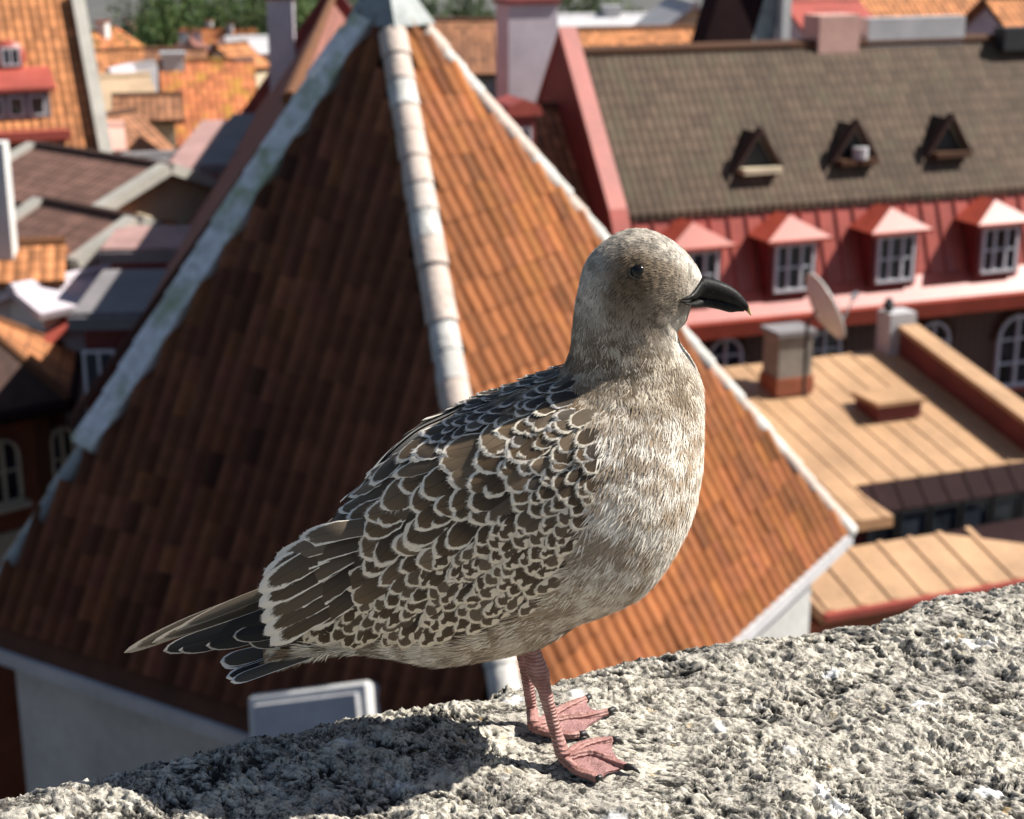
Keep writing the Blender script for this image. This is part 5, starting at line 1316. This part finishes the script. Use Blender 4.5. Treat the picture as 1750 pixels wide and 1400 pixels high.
ridge_house('gabled_house', 'lilac walled house with salmon roof behind the white post', 1400, 10, 58, 18, 2.4, 3.0, .7, 'lilac', 'salmon')
ridge_house('gabled_house', 'pale blue grey house with orange side roof at the far right edge', 1745, 5, 55, 20, 2.4, 3.0, 1.0, 'lilac', 'orange')
# ================================================================== the far old town: rows of small houses
KINDS = [('offwhite', 'orange', 'small distant house with orange roof and pale walls in the far rows'),
         ('cream', 'rust', 'small distant house with rust roof and cream walls in the far rows'),
         ('white', 'bluegrey', 'small distant house with blue grey roof and white walls in the far rows'),
         ('pinkwall', 'darkbrown', 'small distant house with dark brown roof and pink walls in the far rows'),
         ('tanwall', 'orange2', 'small distant house with lichen spotted roof and tan walls in the far rows'),
         ('lilac', 'redbrown', 'small distant house with red brown roof and lilac walls in the far rows')]
r_ = random.Random(5); protos = {}
def copy_tree(o, parent=None):
    c = o.copy(); col.objects.link(c); c.parent = parent
    for ch in list(o.children): copy_tree(ch, c)
    return c
placed = 0
for row, (Y, zt) in enumerate(((78, -7.2), (92, -7.6), (108, -8.2), (128, -9.0), (150, -10.0), (176, -11.2), (205, -12.4), (240, -13.5))):
    half = Y * 875 / FPX + 8; x = -half + r_.uniform(0, 3)
    while x < half:
        w = r_.uniform(5.5, 9.5) * (1 + .15 * (row > 3)); u = 875 + FPX * x / (Y * 1.02)
        ki = r_.randrange(len(KINDS)); 
        if not (930 < u < 1750 and row < 1):
            wall, roof, lab = KINDS[ki]
            if ki not in protos:
                hh, f_, T_ = house('distant_house', lab, 'house', (x, Y), r_.choice((8, 20, 100)), w, 6.5, zt - 2.4, 2.4, M[wall], M[roof], group='distant old town houses',
                                   wins=[('f', -1.6, zt - 3.7, .8, 1.1), ('f', 0, zt - 3.7, .8, 1.1), ('f', 1.6, zt - 3.7, .8, 1.1), ('r', -1.2, zt - 3.7, .8, 1.1), ('r', 1.2, zt - 3.7, .8, 1.1), ('l', 1.2, zt - 3.7, .8, 1.1), ('l', -1.2, zt - 3.7, .8, 1.1)],
                                   chim=[(1.5, .5, zt - 1.4, .8, .7, 2.2, M['white'], M['redwall']), (-1.5, -.6, zt - 1.4, .7, .7, 2.0, M['offwhite'], M['redwall'])])
                protos[ki] = (hh, zt)
            else:
                hh = copy_tree(protos[ki][0])
                hh.location = (x, Y + r_.uniform(-4, 4), GROUND_Z + (zt - protos[ki][1]) + r_.uniform(-1.2, .5))
                hh.rotation_euler = (0, 0, r_.choice((0, R(90), R(12), R(-20), R(180), R(75)))); s_ = r_.uniform(.8, 1.15); hh.scale = (s_, s_, 1)
            placed += 1
        x += w + r_.uniform(.5, 4.5) + row * .6
# the same streets run on to either side of the view
for (Y, zt) in ((34, -9.5), (46, -9.0), (60, -8.5), (78, -7.6), (98, -8.0), (122, -9.0), (150, -10.0)):
    for sgn in (-1, 1):
        x = sgn * (Y * 875 / FPX * 1.06 + 7 + (4 if sgn > 0 and Y < 70 else 0) + 6 * (sgn > 0 and Y < 50)); end = abs(x) + 34
        while abs(x) < end:
            src = protos[r_.choice(list(protos))]
            hh = copy_tree(src[0]); hh.location = (x, Y + r_.uniform(-3, 3), GROUND_Z + (zt - src[1]) + r_.uniform(-1.2, .3)); hh.rotation_euler = (0, 0, r_.choice((0, R(90), R(12), R(-20), R(180))))
            hh.scale = (1, 1, 1); x += sgn * r_.uniform(9.5, 12.5)
# ================================================================== trees beyond the roofs
def leaf_mat():
    t = NT('tree_leaves'); rn = t.attr('Col'); 
    return t.out(rn, .7, spec=.25)
LEAF, BARK = leaf_mat(), plain('tree_bark', (.06, .045, .035), .9, .2, 3)
def make_tree(seed, h, rad):
    g_ = np.random.default_rng(seed)
    trunk = MB(); trunk.tube([(0, 0, 0), (.1, .05, h * .3), (0, .1, h * .75)], [.38, .28, .10], 8)
    for k in range(7):
        a = k * 2.4; z = h * g_.uniform(.3, .6); trunk.tube([(0, 0, z), (math.cos(a) * rad * .4, math.sin(a) * rad * .4, z + h * .14), (math.cos(a) * rad * .75, math.sin(a) * rad * .75, z + h * .2)], [.14, .09, .03], 6)
    n = 5200
    cl_c = np.stack([g_.normal(0, .5, 46) * rad, g_.normal(0, .5, 46) * rad, h * .64 + g_.normal(0, .17, 46) * h], 1); cr = g_.uniform(.16, .34, 46) * rad
    ci = g_.integers(0, 46, n); dv = g_.normal(0, 1, (n, 3)); dv /= np.linalg.norm(dv, axis=1)[:, None]
    p = cl_c[ci] + dv * (cr[ci] * g_.uniform(.55, 1.05, n))[:, None]
    a = g_.normal(0, 1, (n, 3)); a /= np.linalg.norm(a, axis=1)[:, None]; b = np.cross(a, dv + .3 * g_.normal(0, 1, (n, 3))); b /= np.linalg.norm(b, axis=1)[:, None] + 1e-9
    s_ = g_.uniform(.14, .28, n)[:, None]
    V_ = np.stack([p - a * s_, p - b * s_ * .5, p + a * s_, p + b * s_ * .5], 1).reshape(-1, 3)
    cc_ = np.array([.055, .10, .028]) * g_.uniform(.6, 1.4, (46, 1))[ci] * g_.uniform(.75, 1.25, (n, 1)); cc_[:, 0] *= g_.uniform(.8, 1.5, n)
    return trunk, mesh_np('crown', V_, (np.arange(n) * 4)[:, None] + np.arange(4)[None], LEAF, False, np.repeat(cc_, 4, 0))
tree_src = []
for sd in (1, 2, 3):
    tk, cm = make_tree(sd, 13, 5.2); tr_ = empty('broadleaf_tree', (0, 0, GROUND_Z))
    tk.build('trunk', BARK, tr_, True); link('crown', cm, tr_)
    tag(tr_, 'dense dark green broadleaf tree in the far grove behind the roofs', 'tree', 'trees of the far grove'); tree_src.append([tr_, False])
spots = []
for k in range(15): spots.append((275 + k * 19 + r_.uniform(-6, 6), r_.uniform(175, 215), r_.uniform(0.9, 1.15)))
for k in range(8): spots.append((560 + k * 62 + r_.uniform(-15, 15), r_.uniform(215, 245), r_.uniform(.95, 1.2)))
for k in range(4): spots.append((110 + k * 12, r_.uniform(120, 140), .75))
for i, (u, Y, s_) in enumerate(spots):
    src = tree_src[i % 3]
    o = src[0] if not src[1] else copy_tree(src[0]); src[1] = True
    p = at(u, 0, Y); top = at(u, 4 - 18 * r_.random(), Y).z
    o.location = (p.x, Y, GROUND_Z); o.rotation_euler = (0, 0, r_.uniform(0, 6)); k_ = (top - GROUND_Z) / 13 * s_; o.scale = (k_ * .8, k_ * .8, k_)
